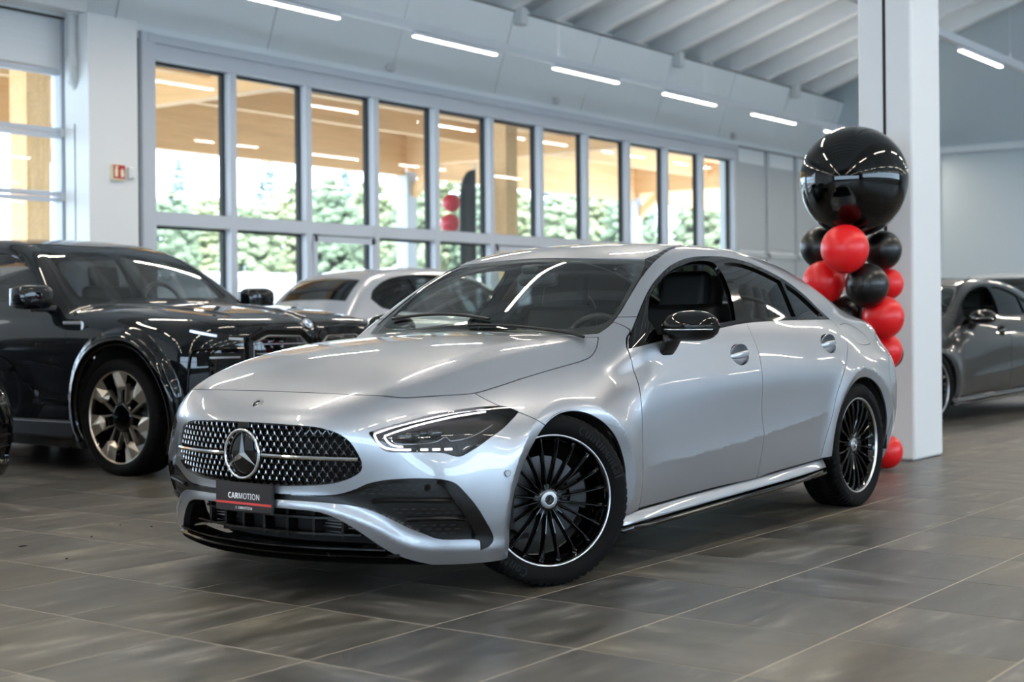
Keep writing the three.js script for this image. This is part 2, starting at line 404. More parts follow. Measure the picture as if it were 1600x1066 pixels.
function mapOf(n, fn, srgb = true) { const d = new Uint8Array(n * n * 4); for (let j = 0; j < n; j++) for (let i = 0; i < n; i++) { const c = fn(i, j); d.set([clamp(c[0], 0, 255), clamp(c[1], 0, 255), clamp(c[2], 0, 255), 255], (j * n + i) * 4); } const t = new THREE.DataTexture(d, n, n); t.wrapS = t.wrapT = THREE.RepeatWrapping; t.magFilter = THREE.LinearFilter; t.minFilter = THREE.LinearMipmapLinearFilter; if (srgb) t.colorSpace = THREE.SRGBColorSpace; t.needsUpdate = true; return t; }
// ---- slate floor tiles
{
  const N = 1024, a = noiseGrid(N, 11, 6, 1, 4), b = noiseGrid(N, 23, 7, 3, 10), c = noiseGrid(N, 35, 4, 1, 1), f = noiseGrid(N, 47, 3, 60, 90);
  const slate = mapOf(N, (i, j) => { const k = j * N + i, v = (a[k] - .5) * 1.0 + (b[k] - .5) * 1.3 + (f[k] - .5) * .6, w = (c[k] - .5), s = b[k] > .64 ? (b[k] - .64) * 110 : 0; return [88 + v * 54 + w * 20 + s, 85 + v * 53 + w * 12 + s * .97, 79 + v * 51 - w * 4 + s * .9]; });
  const rough = mapOf(N, (i, j) => { const k = j * N + i, v = 120 + (b[k] - .5) * 26 + (f[k] - .5) * 34; return [v, v, v]; }, false);
  const bump = mapOf(N, (i, j) => { const k = j * N + i, v = 128 + (b[k] - .5) * 150 + (f[k] - .5) * 100; return [v, v, v]; }, false);
  const tones = [[.93, .92, .91], [1.12, 1.09, 1.04], [.80, .81, .84], [1.0, .97, .90]].map((t) => phys(new THREE.Color().setRGB(...t), .78, 0, { map: slate, roughnessMap: rough, bumpMap: bump, bumpScale: .0004, specularIntensity: 1, ior: 1.5 }));
  const T = .5917, X0 = 4.371, Z0 = -4.905, G = .0030, B = .0012, r = rng(5);
  const shapes = Array.from({ length: 8 }, () => {
    const h = T / 2 - G, h2 = h - B, pos = [], uv = [], ou = r(), ov = r(), k = .33, turn = r() < .25;
    const P = [[-h, -.006, -h], [h, -.006, -h], [h, -.006, h], [-h, -.006, h], [-h, -B * .6, -h], [h, -B * .6, -h], [h, -B * .6, h], [-h, -B * .6, h], [-h2, 0, -h2], [h2, 0, -h2], [h2, 0, h2], [-h2, 0, h2]];
    const tri = [[8, 11, 10], [8, 10, 9]]; for (let e = 0; e < 4; e++) { const f2 = (e + 1) % 4; tri.push([4 + e, 8 + e, 8 + f2], [4 + e, 8 + f2, 4 + f2], [e, 4 + e, 4 + f2], [e, 4 + f2, f2]); }
    for (const t of tri) for (const i of t) { pos.push(...P[i]); const p = turn ? [P[i][2], P[i][0]] : [P[i][0], P[i][2]]; uv.push(ou + p[0] * k * .9, ov + p[1] * k * .9); }
    const g = new THREE.BufferGeometry(); g.setAttribute('position', new THREE.Float32BufferAttribute(pos, 3)); g.setAttribute('uv', new THREE.Float32BufferAttribute(uv, 2)); g.computeVertexNormals(); return g;
  });
  const floor = structure('floor', box(46, .3, 30, 7.5, -.1511, .5), R.grout), list = [];
  const fx = Math.cos(CAM_YAW), fz = -Math.sin(CAM_YAW), rx = Math.sin(CAM_YAW), rz = Math.cos(CAM_YAW);
  for (let i = -31; i < 43; i++) for (let j = -14; j < 32; j++) {
    const x = X0 + (i + .5) * T, z = Z0 + (j + .5) * T; if (x < -14.5 || x > 29.4 || z < -13.2 || z > 14) continue;
    const d = x * fx + z * fz, s = x * rx + z * rz, seen = d > 3.2 && Math.abs(s) < d * .36 + .5;
    list.push({ x, z, d: seen ? d : 1e3, k: Math.floor(r() * 8), t: [0, 0, 1, 1, 2, 3, 0, 3][Math.floor(r() * 8)] });
  }
  list.sort((p, q) => p.d - q.d);
  list.slice(0, 290).forEach((q) => { const m = part(floor, 'tile', shapes[q.k], tones[q.t]); m.position.set(q.x, 0, q.z); });
  for (let t = 0; t < 4; t++) { const m = part(floor, 'far_tiles', merge(list.slice(290).filter((q) => q.t === t).map((q) => shapes[q.k].clone().translate(q.x, 0, q.z))), tones[t]); m.userData.kind = 'stuff'; }
  // a scrap of paper and crumbs lying on the tiles
  const bits = [[1113, 939, .035, .008, 0xd8d8d4], [10, 967, .05, .010, 0x161616], [182 / 4, 986, .012, .006, 0x161616], [181, 936, .012, .006, 0x1a1a1a], [219, 937.5, .014, .006, 0x1a1a1a], [145, 958, .016, .004, 0x202020]];
  const spots = [[3.47, -2.05], [4.06, -5.79], [3.95, -5.32], [4.75, -5.96], [4.80, -5.78], [4.42, -5.76]];
  const say = ['small white paper scrap on the grout line right of the silver car', 'largest dark crumb on the tiles at the left edge', 'round dark crumb on the tiles near the lower left', 'left one of two dark crumbs left of the car shadow', 'right one of two dark crumbs left of the car shadow', 'flat dark crumb between the other crumbs on the tiles'];
  bits.forEach(([, , w, h, c], i) => solo(i ? 'crumb' : 'paper_scrap', new THREE.DodecahedronGeometry(1, 0).scale(w / 2, .003, h), std(c, .8), say[i], i ? 'crumb' : 'scrap', [spots[i][0], .003, spots[i][1]], i ? 'crumbs on the floor' : undefined));
}
// ---- wall with the long window
const WZ = -13.25, MX = 10.96, MS = 1.3005;
{
  const wall = structure('wall_back', merge([box(24.4, 4.31, .3, -2.3, 2.155, WZ - .15).translate(0, 0, 0), box(4.5, 4.31, .3, 27.55, 2.155, WZ - .15), box(43.9, 1.6, .3, 7.75, 5.11, WZ - .15)]), R.wall);
  wall.geometry.dispose(); wall.geometry = merge([box(19.5, 4.31, .3, -4.75, 2.155, WZ - .15), box(1.05, 4.31, .3, 10.44, 2.155, WZ - .15), box(4.2, 4.31, .3, 27.4, 2.155, WZ - .15), box(43.9, 1.6, .3, 7.75, 5.11, WZ - .15)]);
  part(wall, 'ledge', box(43.9, .075, .07, 7.75, 4.355, WZ + .035), R.panel);
  part(wall, 'shadow_joint', box(43.9, .02, .012, 7.75, 4.307, WZ + .005), R.gasket);
  // inclined cladding panels above the window
  const y0 = 4.39, y1 = 5.60, lean = .345, L = Math.hypot(y1 - y0, (y1 - y0) * lean), ang = Math.atan(lean);
  const pg = rbox(2.345 - .016, L, .06, .006, 0, L / 2, -.03, 1);
  for (let k = -10; k < 8; k++) { const m = part(wall, 'cladding_panel', pg, R.panel); m.position.set(12.846 + 2.345 * (k + .5), y0, WZ + .06); m.rotation.x = ang; }
  // wall panels right of the window
  for (let k = 0; k < 3; k++) {
    const x = 25.33 + .06 + k * 1.33; part(wall, 'wall_panel', rbox(1.20, 1.70, .03, .008, x + .64, 3.16, WZ + .012, 1), R.grey); part(wall, 'wall_panel', rbox(1.20, 1.9, .03, .008, x + .64, 1.16, WZ + .012, 1), R.grey); part(wall, 'batten', box(.09, 4.29, .07, x - .03, 2.145, WZ + .035), R.grey); if (!k) part(wall, 'batten', box(4.1, .10, .07, 27.3, 2.2, WZ + .035), R.grey);
  }
  const win = structure('window_1', merge([box(.20, 4.31, .20, 10.91, 2.155, WZ + .03), box(14.42, .29, .14, 18.06, 4.165, WZ + .02), box(14.42, .10, .16, 18.06, .05, WZ + .02), box(14.42, .155, .12, 18.06, 2.2, WZ)]), R.frame);
  part(win, 'frame_edge', merge([box(14.36, .10, .05, 18.09, 4.25, WZ + .11), box(.09, 4.3, .05, 10.86, 2.15, WZ + .11)]), R.frame);
  for (let k = 0; k < 11; k++) {
    const x0 = MX + k * MS, x1 = x0 + MS;
    part(win, 'mullion', box(.105, 4.02, .13, x1, 2.01, WZ), R.frame);
    for (const [a, b] of [[.1, 2.12], [2.278, 4.02]]) {
      const w = MS - .105, h = b - a, cx = (x0 + x1) / 2, cy = (a + b) / 2;
      const pn = part(win, 'pane', box(w, h, .006, cx, cy, WZ - .08), R.pane);
      part(pn, 'pane_seal', merge([box(.03, h, .07, x1 - .0675, cy, WZ - .075), box(w, .03, .07, cx, b - .015, WZ - .075), box(.012, h, .05, x0 + .058, cy, WZ - .075), box(w, .012, .05, cx, a + .006, WZ - .075)]), R.gasket);
    }
  }
  for (const k of [2, 5]) { const x = MX + k * MS; const d = part(win, 'door_leaf', merge([box(.07, 2.02, .05, x + .09, 1.09, WZ + .06), box(.07, 2.02, .05, x + MS - .09, 1.09, WZ + .06), box(MS - .12, .08, .05, x + MS / 2, 2.06, WZ + .06), box(MS - .12, .14, .05, x + MS / 2, .17, WZ + .06)]), R.frame); part(d, 'hinge', new THREE.CylinderGeometry(.014, .014, .14, 10).translate(x + .05, 1.98, WZ + .09), R.frame); part(d, 'hinge', new THREE.CylinderGeometry(.014, .014, .14, 10).translate(x + .05, 1.15, WZ + .09), R.frame); }
  // small grey boxes on the ledge
  [[15.1, 'grey detector box on the ledge above the fourth window pane from the left'], [19.1, 'grey detector box on the ledge above the middle window panes'], [25.1, 'grey detector box on the ledge above the last window pane']].forEach(([x, l]) => { const t = solo('detector_box', rbox(.11, .10, .08, .012), R.deck, l, 'detector', [x, 4.455, WZ + .13], 'detector boxes on the ledge'); void t; });
}
// ---- pier, sectional door and pipe at the left
{
  const pier = structure('wall_pier', rbox(.66, 4.33, .42, .012, 10.20, 2.165, -13.05, 1), R.white);
  part(pier, 'shadow_joint', box(.006, 4.1, .02, 10.535, 2.1, -12.845), R.gasket); part(pier, 'seam', box(.012, 3.1, .006, 9.869, 1.6, -13.08), R.gasket);
  structure('trim_1', rbox(5.2, .30, .36, .01, 7.3, 4.48, -13.07, 1), R.white);
  const d = structure('door_1', merge([box(.12, 4.3, .10, 9.90, 2.15, -13.33), box(.12, 4.3, .10, 5.5, 2.15, -13.33), box(4.4, .06, .08, 7.7, 3.725, -13.34)]), R.frame);
  part(d, 'guide_rail', merge([box(.05, 4.3, .12, 9.985, 2.15, -13.25), box(.02, 4.3, .16, 9.955, 2.15, -13.28)]), R.frame);
  part(d, 'header_panel', rbox(4.34, .55, .06, .008, 7.70, 4.04, -13.32, 1), R.white);
  for (let k = 0; k < 6; k++) part(d, 'header_line', box(4.1, .004, .004, 7.62, 3.84 + k * .085, -13.289), R.panel);
  const rails = [[3.012, 3.121], [2.321, 2.431], [1.63, 1.74], [.94, 1.05], [.02, .36]];
  let top = 3.696;
  for (const [a, b] of rails) {
    part(d, 'section_rail', merge([box(4.28, (b - a) * .42, .07, 7.70, a + (b - a) * .21, -13.34), box(4.28, (b - a) * .46, .07, 7.70, b - (b - a) * .23, -13.34)]), R.frame);
    part(d, 'pane', box(4.28, top - b, .006, 7.70, (top + b) / 2, -13.36), R.pane);
    part(d, 'hinge', rbox(.07, .09, .04, .006, 9.88, (a + b) / 2, -13.27, 1), R.deck);
    top = a;
  }
  const pipe = thing('drain_pipe', 'pale grey drain pipe with an elbow beside the white pier', 'pipe', [9.82, 0, -13.06]);
  part(pipe, 'pipe', new THREE.CylinderGeometry(.055, .055, .50, 24).translate(0, 4.08, 0), R.pipe);
  part(pipe, 'socket', latheY([[.055, 3.86], [.068, 3.85], [.070, 3.78], [.060, 3.765]]), R.pipe);
  part(pipe, 'elbow', tube([[0, 3.78, 0], [.004, 3.70, 0], [.03, 3.64, -.01], [.07, 3.585, -.02], [.11, 3.53, -.03]], .058, 24, 16), R.pipe);
  part(pipe, 'collar', new THREE.TorusGeometry(.063, .012, 8, 24).rotateX(1.0).rotateZ(-.6).translate(.05, 3.61, -.015), R.pipe);
  part(pipe, 'ceiling_collar', new THREE.CylinderGeometry(.085, .085, .02, 24).translate(0, 4.325, 0), R.deck);
  const sg = thing('fire_extinguisher_sign', 'small red fire extinguisher sign on the white pier', 'sign', [10.225, 2.637, -12.838]);
  part(sg, 'sign_box', rbox(.165, .175, .05, .006, 0, 0, .02, 1), R.cream);
  part(sg, 'sign_face', box(.155, .150, .004, 0, .006, .047), R.red);
  part(sg, 'extinguisher_mark', merge([rbox(.042, .085, .004, .012, -.040, -.005, .05, 2), box(.018, .028, .004, -.040, .05, .05), box(.045, .012, .004, -.035, .062, .05)]), R.cream);
  part(sg, 'flame_mark', extrude([[0, -.05], [.035, -.05], [.044, -.02], [.036, 0], [.042, .03], [.024, .02], [.018, .055], [.004, .025], [-.006, .03], [-.004, -.02]], .003).translate(.022, 0, .048), R.cream);
  const sw = thing('wall_switch', 'small white button box right of the red sign', 'switch', [10.40, 2.643, -12.838]); part(sw, 'switch_box', rbox(.085, .13, .045, .018, 0, 0, .0225, 3), R.white); part(sw, 'button', new THREE.CylinderGeometry(.014, .014, .01, 16).rotateX(Math.PI / 2).translate(.012, -.02, .048), R.panel);
}
function latheY(pts, seg = 24) { return lathe(pts, seg); }
// ---- roof, end walls, wall behind the camera
{
  const RZ = .4, RY = 5.58 + (RZ + 12.84) * .33, SL = Math.atan(.33), X0 = -14.2, X1 = 29.5, XM = (X0 + X1) / 2, XW = X1 - X0 + .6;
  const len = (RZ + 13.4) / Math.cos(SL) + .05;
  const slopeBox = (w, t, l, s) => new THREE.BoxGeometry(w, t, l).translate(0, t / 2, -l / 2 * s).rotateX(-SL * s);
  const ceil = structure('ceiling', merge([slopeBox(XW, .25, len, 1).translate(XM, RY + .36, RZ), slopeBox(XW, .25, len + .4, -1).translate(XM, RY + .36, RZ)]), R.deck);
  const jg = slopeBox(.17, .40, len, 1), jg2 = slopeBox(.17, .40, len, -1);
  for (let k = -23; k < 9; k++) { const x = 18.672 + 1.19 * k; if (x > X1 || x < X0) continue; const m = part(ceil, 'joist', jg, R.joist); m.position.set(x, RY, RZ); const m2 = part(ceil, 'joist', jg2, R.joist); m2.position.set(x, RY, RZ); }
  part(ceil, 'eaves_edge', box(XW, .03, .05, XM, 5.585, -12.80), R.gasket);
  for (const x of [17.6, 22.3, 27.0]) part(ceil, 'bracket', rbox(.16, .26, .16, .02, x, 5.50, -12.72, 1), R.deck);
  const gable = (x) => extrude([[-13.5, 0], [14.3, 0], [14.3, 5.92], [RZ, RY + .55], [-13.5, 5.92]], .3).rotateY(-Math.PI / 2).translate(x, 0, 0);
  const wr = structure('wall_right', gable(X1 + .3), R.endWall);
  part(wr, 'ledge', box(.14, .14, 27.6, X1 - .07, 4.36, .4), R.wall); for (let k = 0; k < 12; k++) part(wr, 'batten', box(.12, 4.29, .14, X1 - .06, 2.145, -10.73 + 2.345 * k), R.wall);
  for (let k = 0; k < 12; k++) part(wr, 'wall_panel', rbox(.05, 4.2, 2.22, .01, X1 - .01, 2.18, -11.9 + 2.345 * k, 1), R.endWall);
  const gl = new THREE.Mesh(extrude([[-13.5, 0], [14.3, 0], [14.3, 5.92], [RZ, RY + .55], [-13.5, 5.92]], .3, 0, [[[-11.5, 1.1], [-11.5, 3.7], [11.5, 3.7], [11.5, 1.1]]]).rotateY(-Math.PI / 2).translate(X0, 0, 0));
  structure('wall_left', gl.geometry, std(new THREE.Color().setRGB(.20, .21, .22), .8));
  const w3 = structure('window_3', merge([box(.14, .1, 23, X0 - .15, 1.12, 0), box(.14, .1, 23, X0 - .15, 3.68, 0), box(.12, .09, 23, X0 - .15, 2.5, 0)]), R.frame);
  for (let k = 0; k <= 17; k++) { const z = -11.5 + k * 1.353; part(w3, 'mullion', box(.13, 2.6, .09, X0 - .15, 2.4, z), R.frame); if (k < 17) part(w3, 'pane', box(.006, 2.5, 1.26, X0 - .17, 2.4, z + .676), R.pane); }
  // wall behind the camera with a high band of windows
  const WF = 14.2, wf = structure('wall_front', merge([box(XW, 2.2, .3, XM, 1.1, WF), box(XW, 1.0, .3, XM, 5.5, WF), box(3, 5.4, .3, X0 + 1.5, 2.7, WF), box(4, 5.4, .3, X1 - 2, 2.7, WF)]), R.wall);
  void wf;
  const w2 = structure('window_2', merge([box(XW - 7, .1, .14, XM, 2.25, WF), box(XW - 7, .1, .14, XM, 4.95, WF), box(XW - 7, .09, .12, XM, 3.6, WF)]), R.frame);
  for (let k = 0; k < 29; k++) { const x = X0 + 3 + k * 1.3; part(w2, 'mullion', box(.09, 2.8, .13, x, 3.6, WF), R.frame); if (k < 28) part(w2, 'pane', box(1.21, 2.7, .006, x + .65, 3.6, WF + .02), R.pane); }
}
// ---- column beside the balloons
{
  const c = structure('wall_column', rbox(.56, 9.2, .40, .025, 10.14, 4.6, -3.965, 2), R.white);
  part(c, 'groove', box(.010, 9.1, .022, 9.862, 4.55, -3.965), R.gasket);
}
// ---- rows of linear lamps
{
  const say = ['first lit lamp at the left end of the lamp row over the window', 'second lit lamp from the left in the lamp row over the window', 'third lit lamp from the left in the lamp row over the window', 'fourth lit lamp from the left in the lamp row over the window', 'fifth lit lamp from the left in the lamp row over the window', 'last lit lamp of the window row, just left of the black balloon'];
  const body = rbox(1.62, .05, .075, .012, 0, 0, 0, 2), lens = rbox(1.58, .022, .062, .01, 0, -.032, 0, 2);
  [[-10.95, 13.0], [-6.25, 18.0], [-1.55, 14.4], [3.15, 13.6], [7.85, 14.2]].forEach(([z, ref], row) => {
    const t = thing('lamp_track', ['white track carrying the lamp row above the window', 'white track carrying the lamp seen right of the column', 'white lamp track mirrored in the silver car, nearest the column', 'white lamp track mirrored in the silver car, near the hall middle', 'white lamp track mirrored in the silver car, farthest from the window'][row], 'track', [0, 0, z]);
    part(t, 'rail', merge([box(43, .05, .075, 7.6, 4.40, 0), box(43, .05, .008, 7.6, 4.45, .0335), box(43, .05, .008, 7.6, 4.45, -.0335)]), R.track);  // raised side strips added to hide the ceiling fill glow from below
    for (let k = 0; k < 11; k++) part(t, 'hanger', new THREE.CylinderGeometry(.002, .002, RYat(z) - 4.43, 6).translate(-12 + 4 * k, (RYat(z) + 4.43) / 2, 0), R.track);
    for (let k = 0; k < 7; k++) { const x = -10.5 + 6 * k; part(t, 'uplight', box(5.6, .006, .05, x, 4.428, 0), R.glow); const b = new THREE.RectAreaLight(new THREE.Color(1, .92, .82), LAMP_LIGHT * .2, 5.6, .05); b.position.set(x, 4.436, 0); b.rotation.x = Math.PI / 2; t.add(b); }  // added fill: glowing strips and upward lights that brighten the ceiling
    for (let k = -10; k < 8; k++) {
      const x = ref + 2.862 * k + .81; if (x < -13 || x > 29) continue;
      let label = ['lamp further along the row over the window, out of the frame', 'lamp further along the track right of the column, out of the frame', 'lamp of the middle ceiling row mirrored in the car hood', 'lamp of the row above the camera mirrored in the car side', 'lamp of the row behind the camera mirrored in the black balloon'][row], group = 'linear lamps out of the frame, row ' + (row + 1);
      if (row === 0 && k >= -1 && k <= 4) { label = say[k + 1]; group = 'linear lamps over the window'; } else if (row === 1 && k === 0) { label = 'lit lamp on the track right of the white column'; group = undefined; }
      const l = thing('linear_lamp', label, 'lamp', [x, 4.345, z], 0, group);
      part(l, 'lamp_body', body, R.track); part(l, 'diffuser', lens, R.glow);
      const a = new THREE.RectAreaLight(new THREE.Color(1, .87, .71), LAMP_LIGHT, 1.56, .06); a.position.set(0, -.046, 0); a.rotation.x = -Math.PI / 2; l.add(a);
    }
  });
  function RYat(z) { return 5.55 + (12.84 - Math.abs(z - .4) + .4) * .33; }
}
// ---------------------------------------------------------------- outside the window: timber canopy, trees, low buildings
{
  const N = 512, a = noiseGrid(N, 91, 6, 1, 14), b = noiseGrid(N, 93, 4, 2, 3);
  const grain = mapOf(N, (i, j) => { const k = j * N + i, s = Math.sin(j * .35 + a[k] * 26) * 7 + (b[k] - .5) * 26; return [236 + s, 184 + s * .9, 126 + s * .75]; });
  for (let q = 0; q < 2; q++) grain.repeat.set(1, 1);
  const wood = std(0xffffff, .6, 0, { map: grain }), soffit = std(new THREE.Color().setRGB(.66, .64, .60), .85), concrete = std(new THREE.Color().setRGB(.52, .54, .57), .8), asphalt = std(new THREE.Color().setRGB(.50, .49, .46), .9), white = std(new THREE.Color().setRGB(.74, .74, .73), .8), blueGlass = std(new THREE.Color().setRGB(.42, .47, .56), .3), bark = std(0x4a3a2c, .9);
  const outer = structure('ground_outside', box(160, .2, 120, 40, -.35, -74), asphalt); void outer;
  const can = thing('timber_canopy', 'timber beam canopy with pale soffit outside the window', 'canopy');
  part(can, 'soffit', box(34, .08, 8.6, 21, 5.06, -17.7), soffit);
  for (const [z, y, h] of [[-14.0, 4.82, .42], [-15.9, 4.76, .52], [-17.9, 4.76, .52]]) for (let k = 0; k < 4; k++) part(can, 'joist_beam', box(8.96, h, .16, 9.8 + k * 9.2, y, z), wood);
  for (const x of [5.2, 14.4, 23.6, 32.8]) part(can, 'main_beam', box(.24, .80, 8.2, x, 4.62, -17.6), wood);
  for (let k = 0; k < 4; k++) part(can, 'edge_beam', box(8.96, 1.0, .2, 9.8 + k * 9.2, 4.52, -20.1), wood);
  for (const x of [10.35, 19.6, 28.9]) part(can, 'timber_post', box(.32, 5.1, .32, x, 2.55, -14.55), wood);
  for (const x of [14.4, 23.6, 32.8]) { part(can, 'steel_post', box(.32, 4.1, .30, x, 2.05, -20.1), concrete); const s = part(can, 'brace', box(.2, 2.1, .2, 0, 0, 0), wood); s.position.set(x + .1, 4.3, -19.2); s.rotation.x = .9; }
  // low white building
  const lb = thing('low_building', 'low white building with a row of windows below the trees', 'building', [25, 0, -28.5]);
  part(lb, 'wall', box(40, 2.1, 2.4, 0, 1.05, 0), white); part(lb, 'roof_edge', box(40.4, .14, 2.8, 0, 2.12, 0), white);
  for (let k = 0; k < 22; k++) part(lb, 'window', box(.8, .5, .06, -19 + k * 1.75, 1.15, 1.22), blueGlass);
  // sign building at the right
  const sb = thing('sign_building', 'white building with blue letters behind the last panes', 'building', [62, 0, -46], -.35);
  part(sb, 'wall', box(15, 6.6, 8, 0, 3.3, 0), white);
  const blue = std(0x3f6fb4, .6);
  for (const [ch, x, s] of [['E', -6.2, 1.3], ['e', -1.8, 2.0], ['W', .2, 2.2]]) part(sb, 'letter', new TextGeometry(ch, { font: FONT, size: s, depth: .08, curveSegments: 4 }).translate(x, 4.1, 4.02), blue);
  // black flag and red balloons beside the timber post
  const fl = thing('feather_flag', 'dark feather flag beside the timber post outside', 'flag', [19.05, 0, -14.9]);
  part(fl, 'pole', new THREE.CylinderGeometry(.015, .02, 3.6, 8).translate(.22, 1.8, 0), M.steel);
  part(fl, 'cloth', extrude(smoothLine([[.22, 3.5], [-.02, 3.42], [-.17, 3.15], [-.2, 2.6], [-.2, 1.4], [.22, 1.2]], true, 6, [0, 4, 5]), .02).translate(0, 0, -.01), std(0x23282e, .8));
  for (const [x, y, r, l] of [[18.62, 2.90, .15, 'upper red balloon beside the dark flag outside'], [18.58, 2.56, .16, 'lower red balloon beside the dark flag outside']]) solo('outdoor_balloon', new THREE.SphereGeometry(r, 24, 16), std(0xc42a35, .4), l, 'balloon', [x, y, -14.9], 'red balloons outside');
  // trees
  const leaf = [[.15, .18, .105], [.20, .22, .12], [.16, .20, .18], [.25, .255, .13]].map((c) => std(new THREE.Color().setRGB(...c), .9));
  const r = rng(77), blob = new THREE.IcosahedronGeometry(1, 0);
  { const p = blob.attributes.position, s = new Map(); for (let i = 0; i < p.count; i++) { const k = [p.getX(i), p.getY(i), p.getZ(i)].map((v) => v.toFixed(3)).join(); if (!s.has(k)) s.set(k, .75 + .5 * r()); p.setXYZ(i, p.getX(i) * s.get(k), p.getY(i) * s.get(k), p.getZ(i) * s.get(k)); } blob.computeVertexNormals(); }
  const place = ['first pane from the left', 'second pane from the left', 'third pane from the left', 'fourth pane from the left', 'fifth pane from the left', 'sixth pane from the left', 'seventh pane from the left', 'eighth pane from the left', 'ninth pane from the left', 'tenth pane from the left'];
  const tree = (name, label, x, z, h, w, conifer, mat) => {
    const t = thing(name, label, 'tree', [x, -.25, z], 0, conifer ? 'conifers beyond the window' : 'leafy trees beyond the window'), n = conifer ? 420 : 800, cl = [];
    part(t, 'trunk', new THREE.CylinderGeometry(.12, .2, h * .7, 8).translate(0, h * .35, 0), bark);
    for (let k = 0; k < n; k++) {
      let y, q, s; const a = r() * 6.283;
      if (conifer) { const f = r() ** .8; y = h * (.12 + .88 * f); q = w * (1 - f) * (.45 + .55 * r()) + .05; s = .10 + .16 * (1 - f); } else { const v = Math.acos(2 * r() - 1), e = .55 + .45 * r(); y = h * .56 + Math.cos(v) * h * .44 * e; q = Math.sin(v) * w * e; s = .11 + .15 * r(); }
      cl.push(blob.clone().scale(s, s * (conifer ? .55 : .8), s).rotateY(r() * 6).translate(q * Math.cos(a), y, q * Math.sin(a)));
    }
    const f = part(t, 'foliage', merge(cl), mat); f.userData.kind = 'stuff';
  };
  const spot = (px, d) => { const a = CAM_YAW - Math.atan((px - 800) / 2275.8); return [d * Math.cos(a) / Math.cos(a - CAM_YAW), -d * Math.sin(a) / Math.cos(a - CAM_YAW)]; };
  ['first', 'second', 'third', 'fourth', 'fifth', 'seventh', 'ninth', 'tenth'].forEach((w, k) => { const [x, z] = spot([262, 392, 520, 645, 752, 880, 985, 1100][k], 56); tree('leafy_tree', 'broad leafy tree seen through the ' + w + ' window pane', x, z, 5.8 + r() * .9, 1.2, false, leaf[k % 2 ? 1 : 0]); });
  ['first and second', 'second and third', 'third and fourth', 'fourth and fifth', 'sixth and seventh', 'eighth and ninth'].forEach((w, k) => { const [x, z] = spot([325, 455, 585, 700, 815, 935][k], 62); tree('leafy_tree', 'paler leafy tree behind the mullion between ' + w + ' pane', x, z, 6.5 + r() * .9, 1.3, false, leaf[3]); });
  ['first', 'second', 'third', 'fifth', 'seventh', 'ninth'].forEach((w, k) => { const [x, z] = spot([281, 420, 541, 726, 868, 1010][k], 69); tree('conifer_tree', 'dark pointed conifer rising in the upper ' + w + ' window pane', x, z, 8.2 + r() * 1.6, 1.6, true, leaf[2]); });
}
// ---------------------------------------------------------------- balloon column
{
  const bl = std(0x020304, .03), bs = std(0x070809, .30), rd = std(0xe01218, .34);
  const shape = (r, seg = 48) => { const p = []; for (let i = 0; i <= 40; i++) { const a = Math.PI * i / 40, k = 1 + .06 * Math.max(0, -Math.cos(Math.PI - a)) ** 3; p.push([r * Math.sin(a), -r * Math.cos(a) * (i < 20 ? 1.08 : 1)]); void k; } return lathe(p, seg); };
  const at = (px, py, d) => { const s = (px - 800) / 2275.8 * d, h = CAM_H - (py - 493.6 + .0089 * (px - 800)) / 2275.8 * d, fx = Math.cos(CAM_YAW), fz = -Math.sin(CAM_YAW); return [d * fx - s * fz, h, d * fz + s * fx]; };
  const list = [
    [1336, 281, 9.78, .358, 'big', 'very large glossy black balloon on top of the balloon column'],
    [1282, 386, 10.02, .135, 'k', 'small black balloon at the upper left under the large one'],
    [1321, 388, 9.45, .154, 'r', 'red balloon directly under the large black balloon'],
    [1380, 390, 9.90, .128, 'k', 'small black balloon at the upper right under the large one'],
    [1288, 440, 9.75, .140, 'r', 'red balloon at the left touching the rear window line of the car'],
    [1355, 445, 9.52, .140, 'k', 'black balloon in the middle between two red ones'],
    [1388, 443, 9.98, .105, 'r', 'red balloon half hidden behind the middle black one'],
    [1320, 492, 9.85, .135, 'k', 'black balloon just above the rear window of the silver car'],
    [1380, 495, 9.60, .136, 'r', 'red balloon at the right above the boot of the silver car'],
    [1380, 548, 9.72, .062 * 2, 'r', 'red balloon rising just behind the tail of the silver car'],
    [1388, 552, 9.95, .10, 'k', 'black balloon edge behind the tail of the silver car'],
    [1330, 560, 9.9, .13, 'k', 'black balloon hidden low behind the silver car'],
    [1350, 610, 9.7, .13, 'r', 'red balloon hidden behind the rear wheel arch of the silver car'],
    [1330, 665, 9.75, .13, 'r', 'red balloon low behind the rear wheel of the silver car'],
    [1383, 705, 9.62, .108, 'r', 'lowest red balloon on the floor beside the white column'],
  ];
  for (const [px, py, d, r, k, label] of list) {
    const p = at(px, py, d), t = thing('balloon', label, 'balloon', p, 0, 'balloons of the balloon column'); if (p[1] < r * 1.08) t.position.y = r * 1.085;
    part(t, 'balloon_skin', shape(r), k === 'big' ? bl : k === 'k' ? bs : rd);
    part(t, 'knot', new THREE.ConeGeometry(r * .06, r * .12, 10).translate(0, -r * 1.1, 0), k === 'r' ? rd : bs);
  }
  const pole = at(1345, 500, 9.74), st = thing('balloon_stand', 'thin dark stand inside the balloon column', 'stand', [pole[0], 0, pole[2]]);
  part(st, 'pole', new THREE.CylinderGeometry(.012, .012, 1.62, 10).translate(0, .81, 0), M.satin); part(st, 'foot', new THREE.CylinderGeometry(.14, .15, .02, 32).translate(0, .01, 0), M.satin);
}
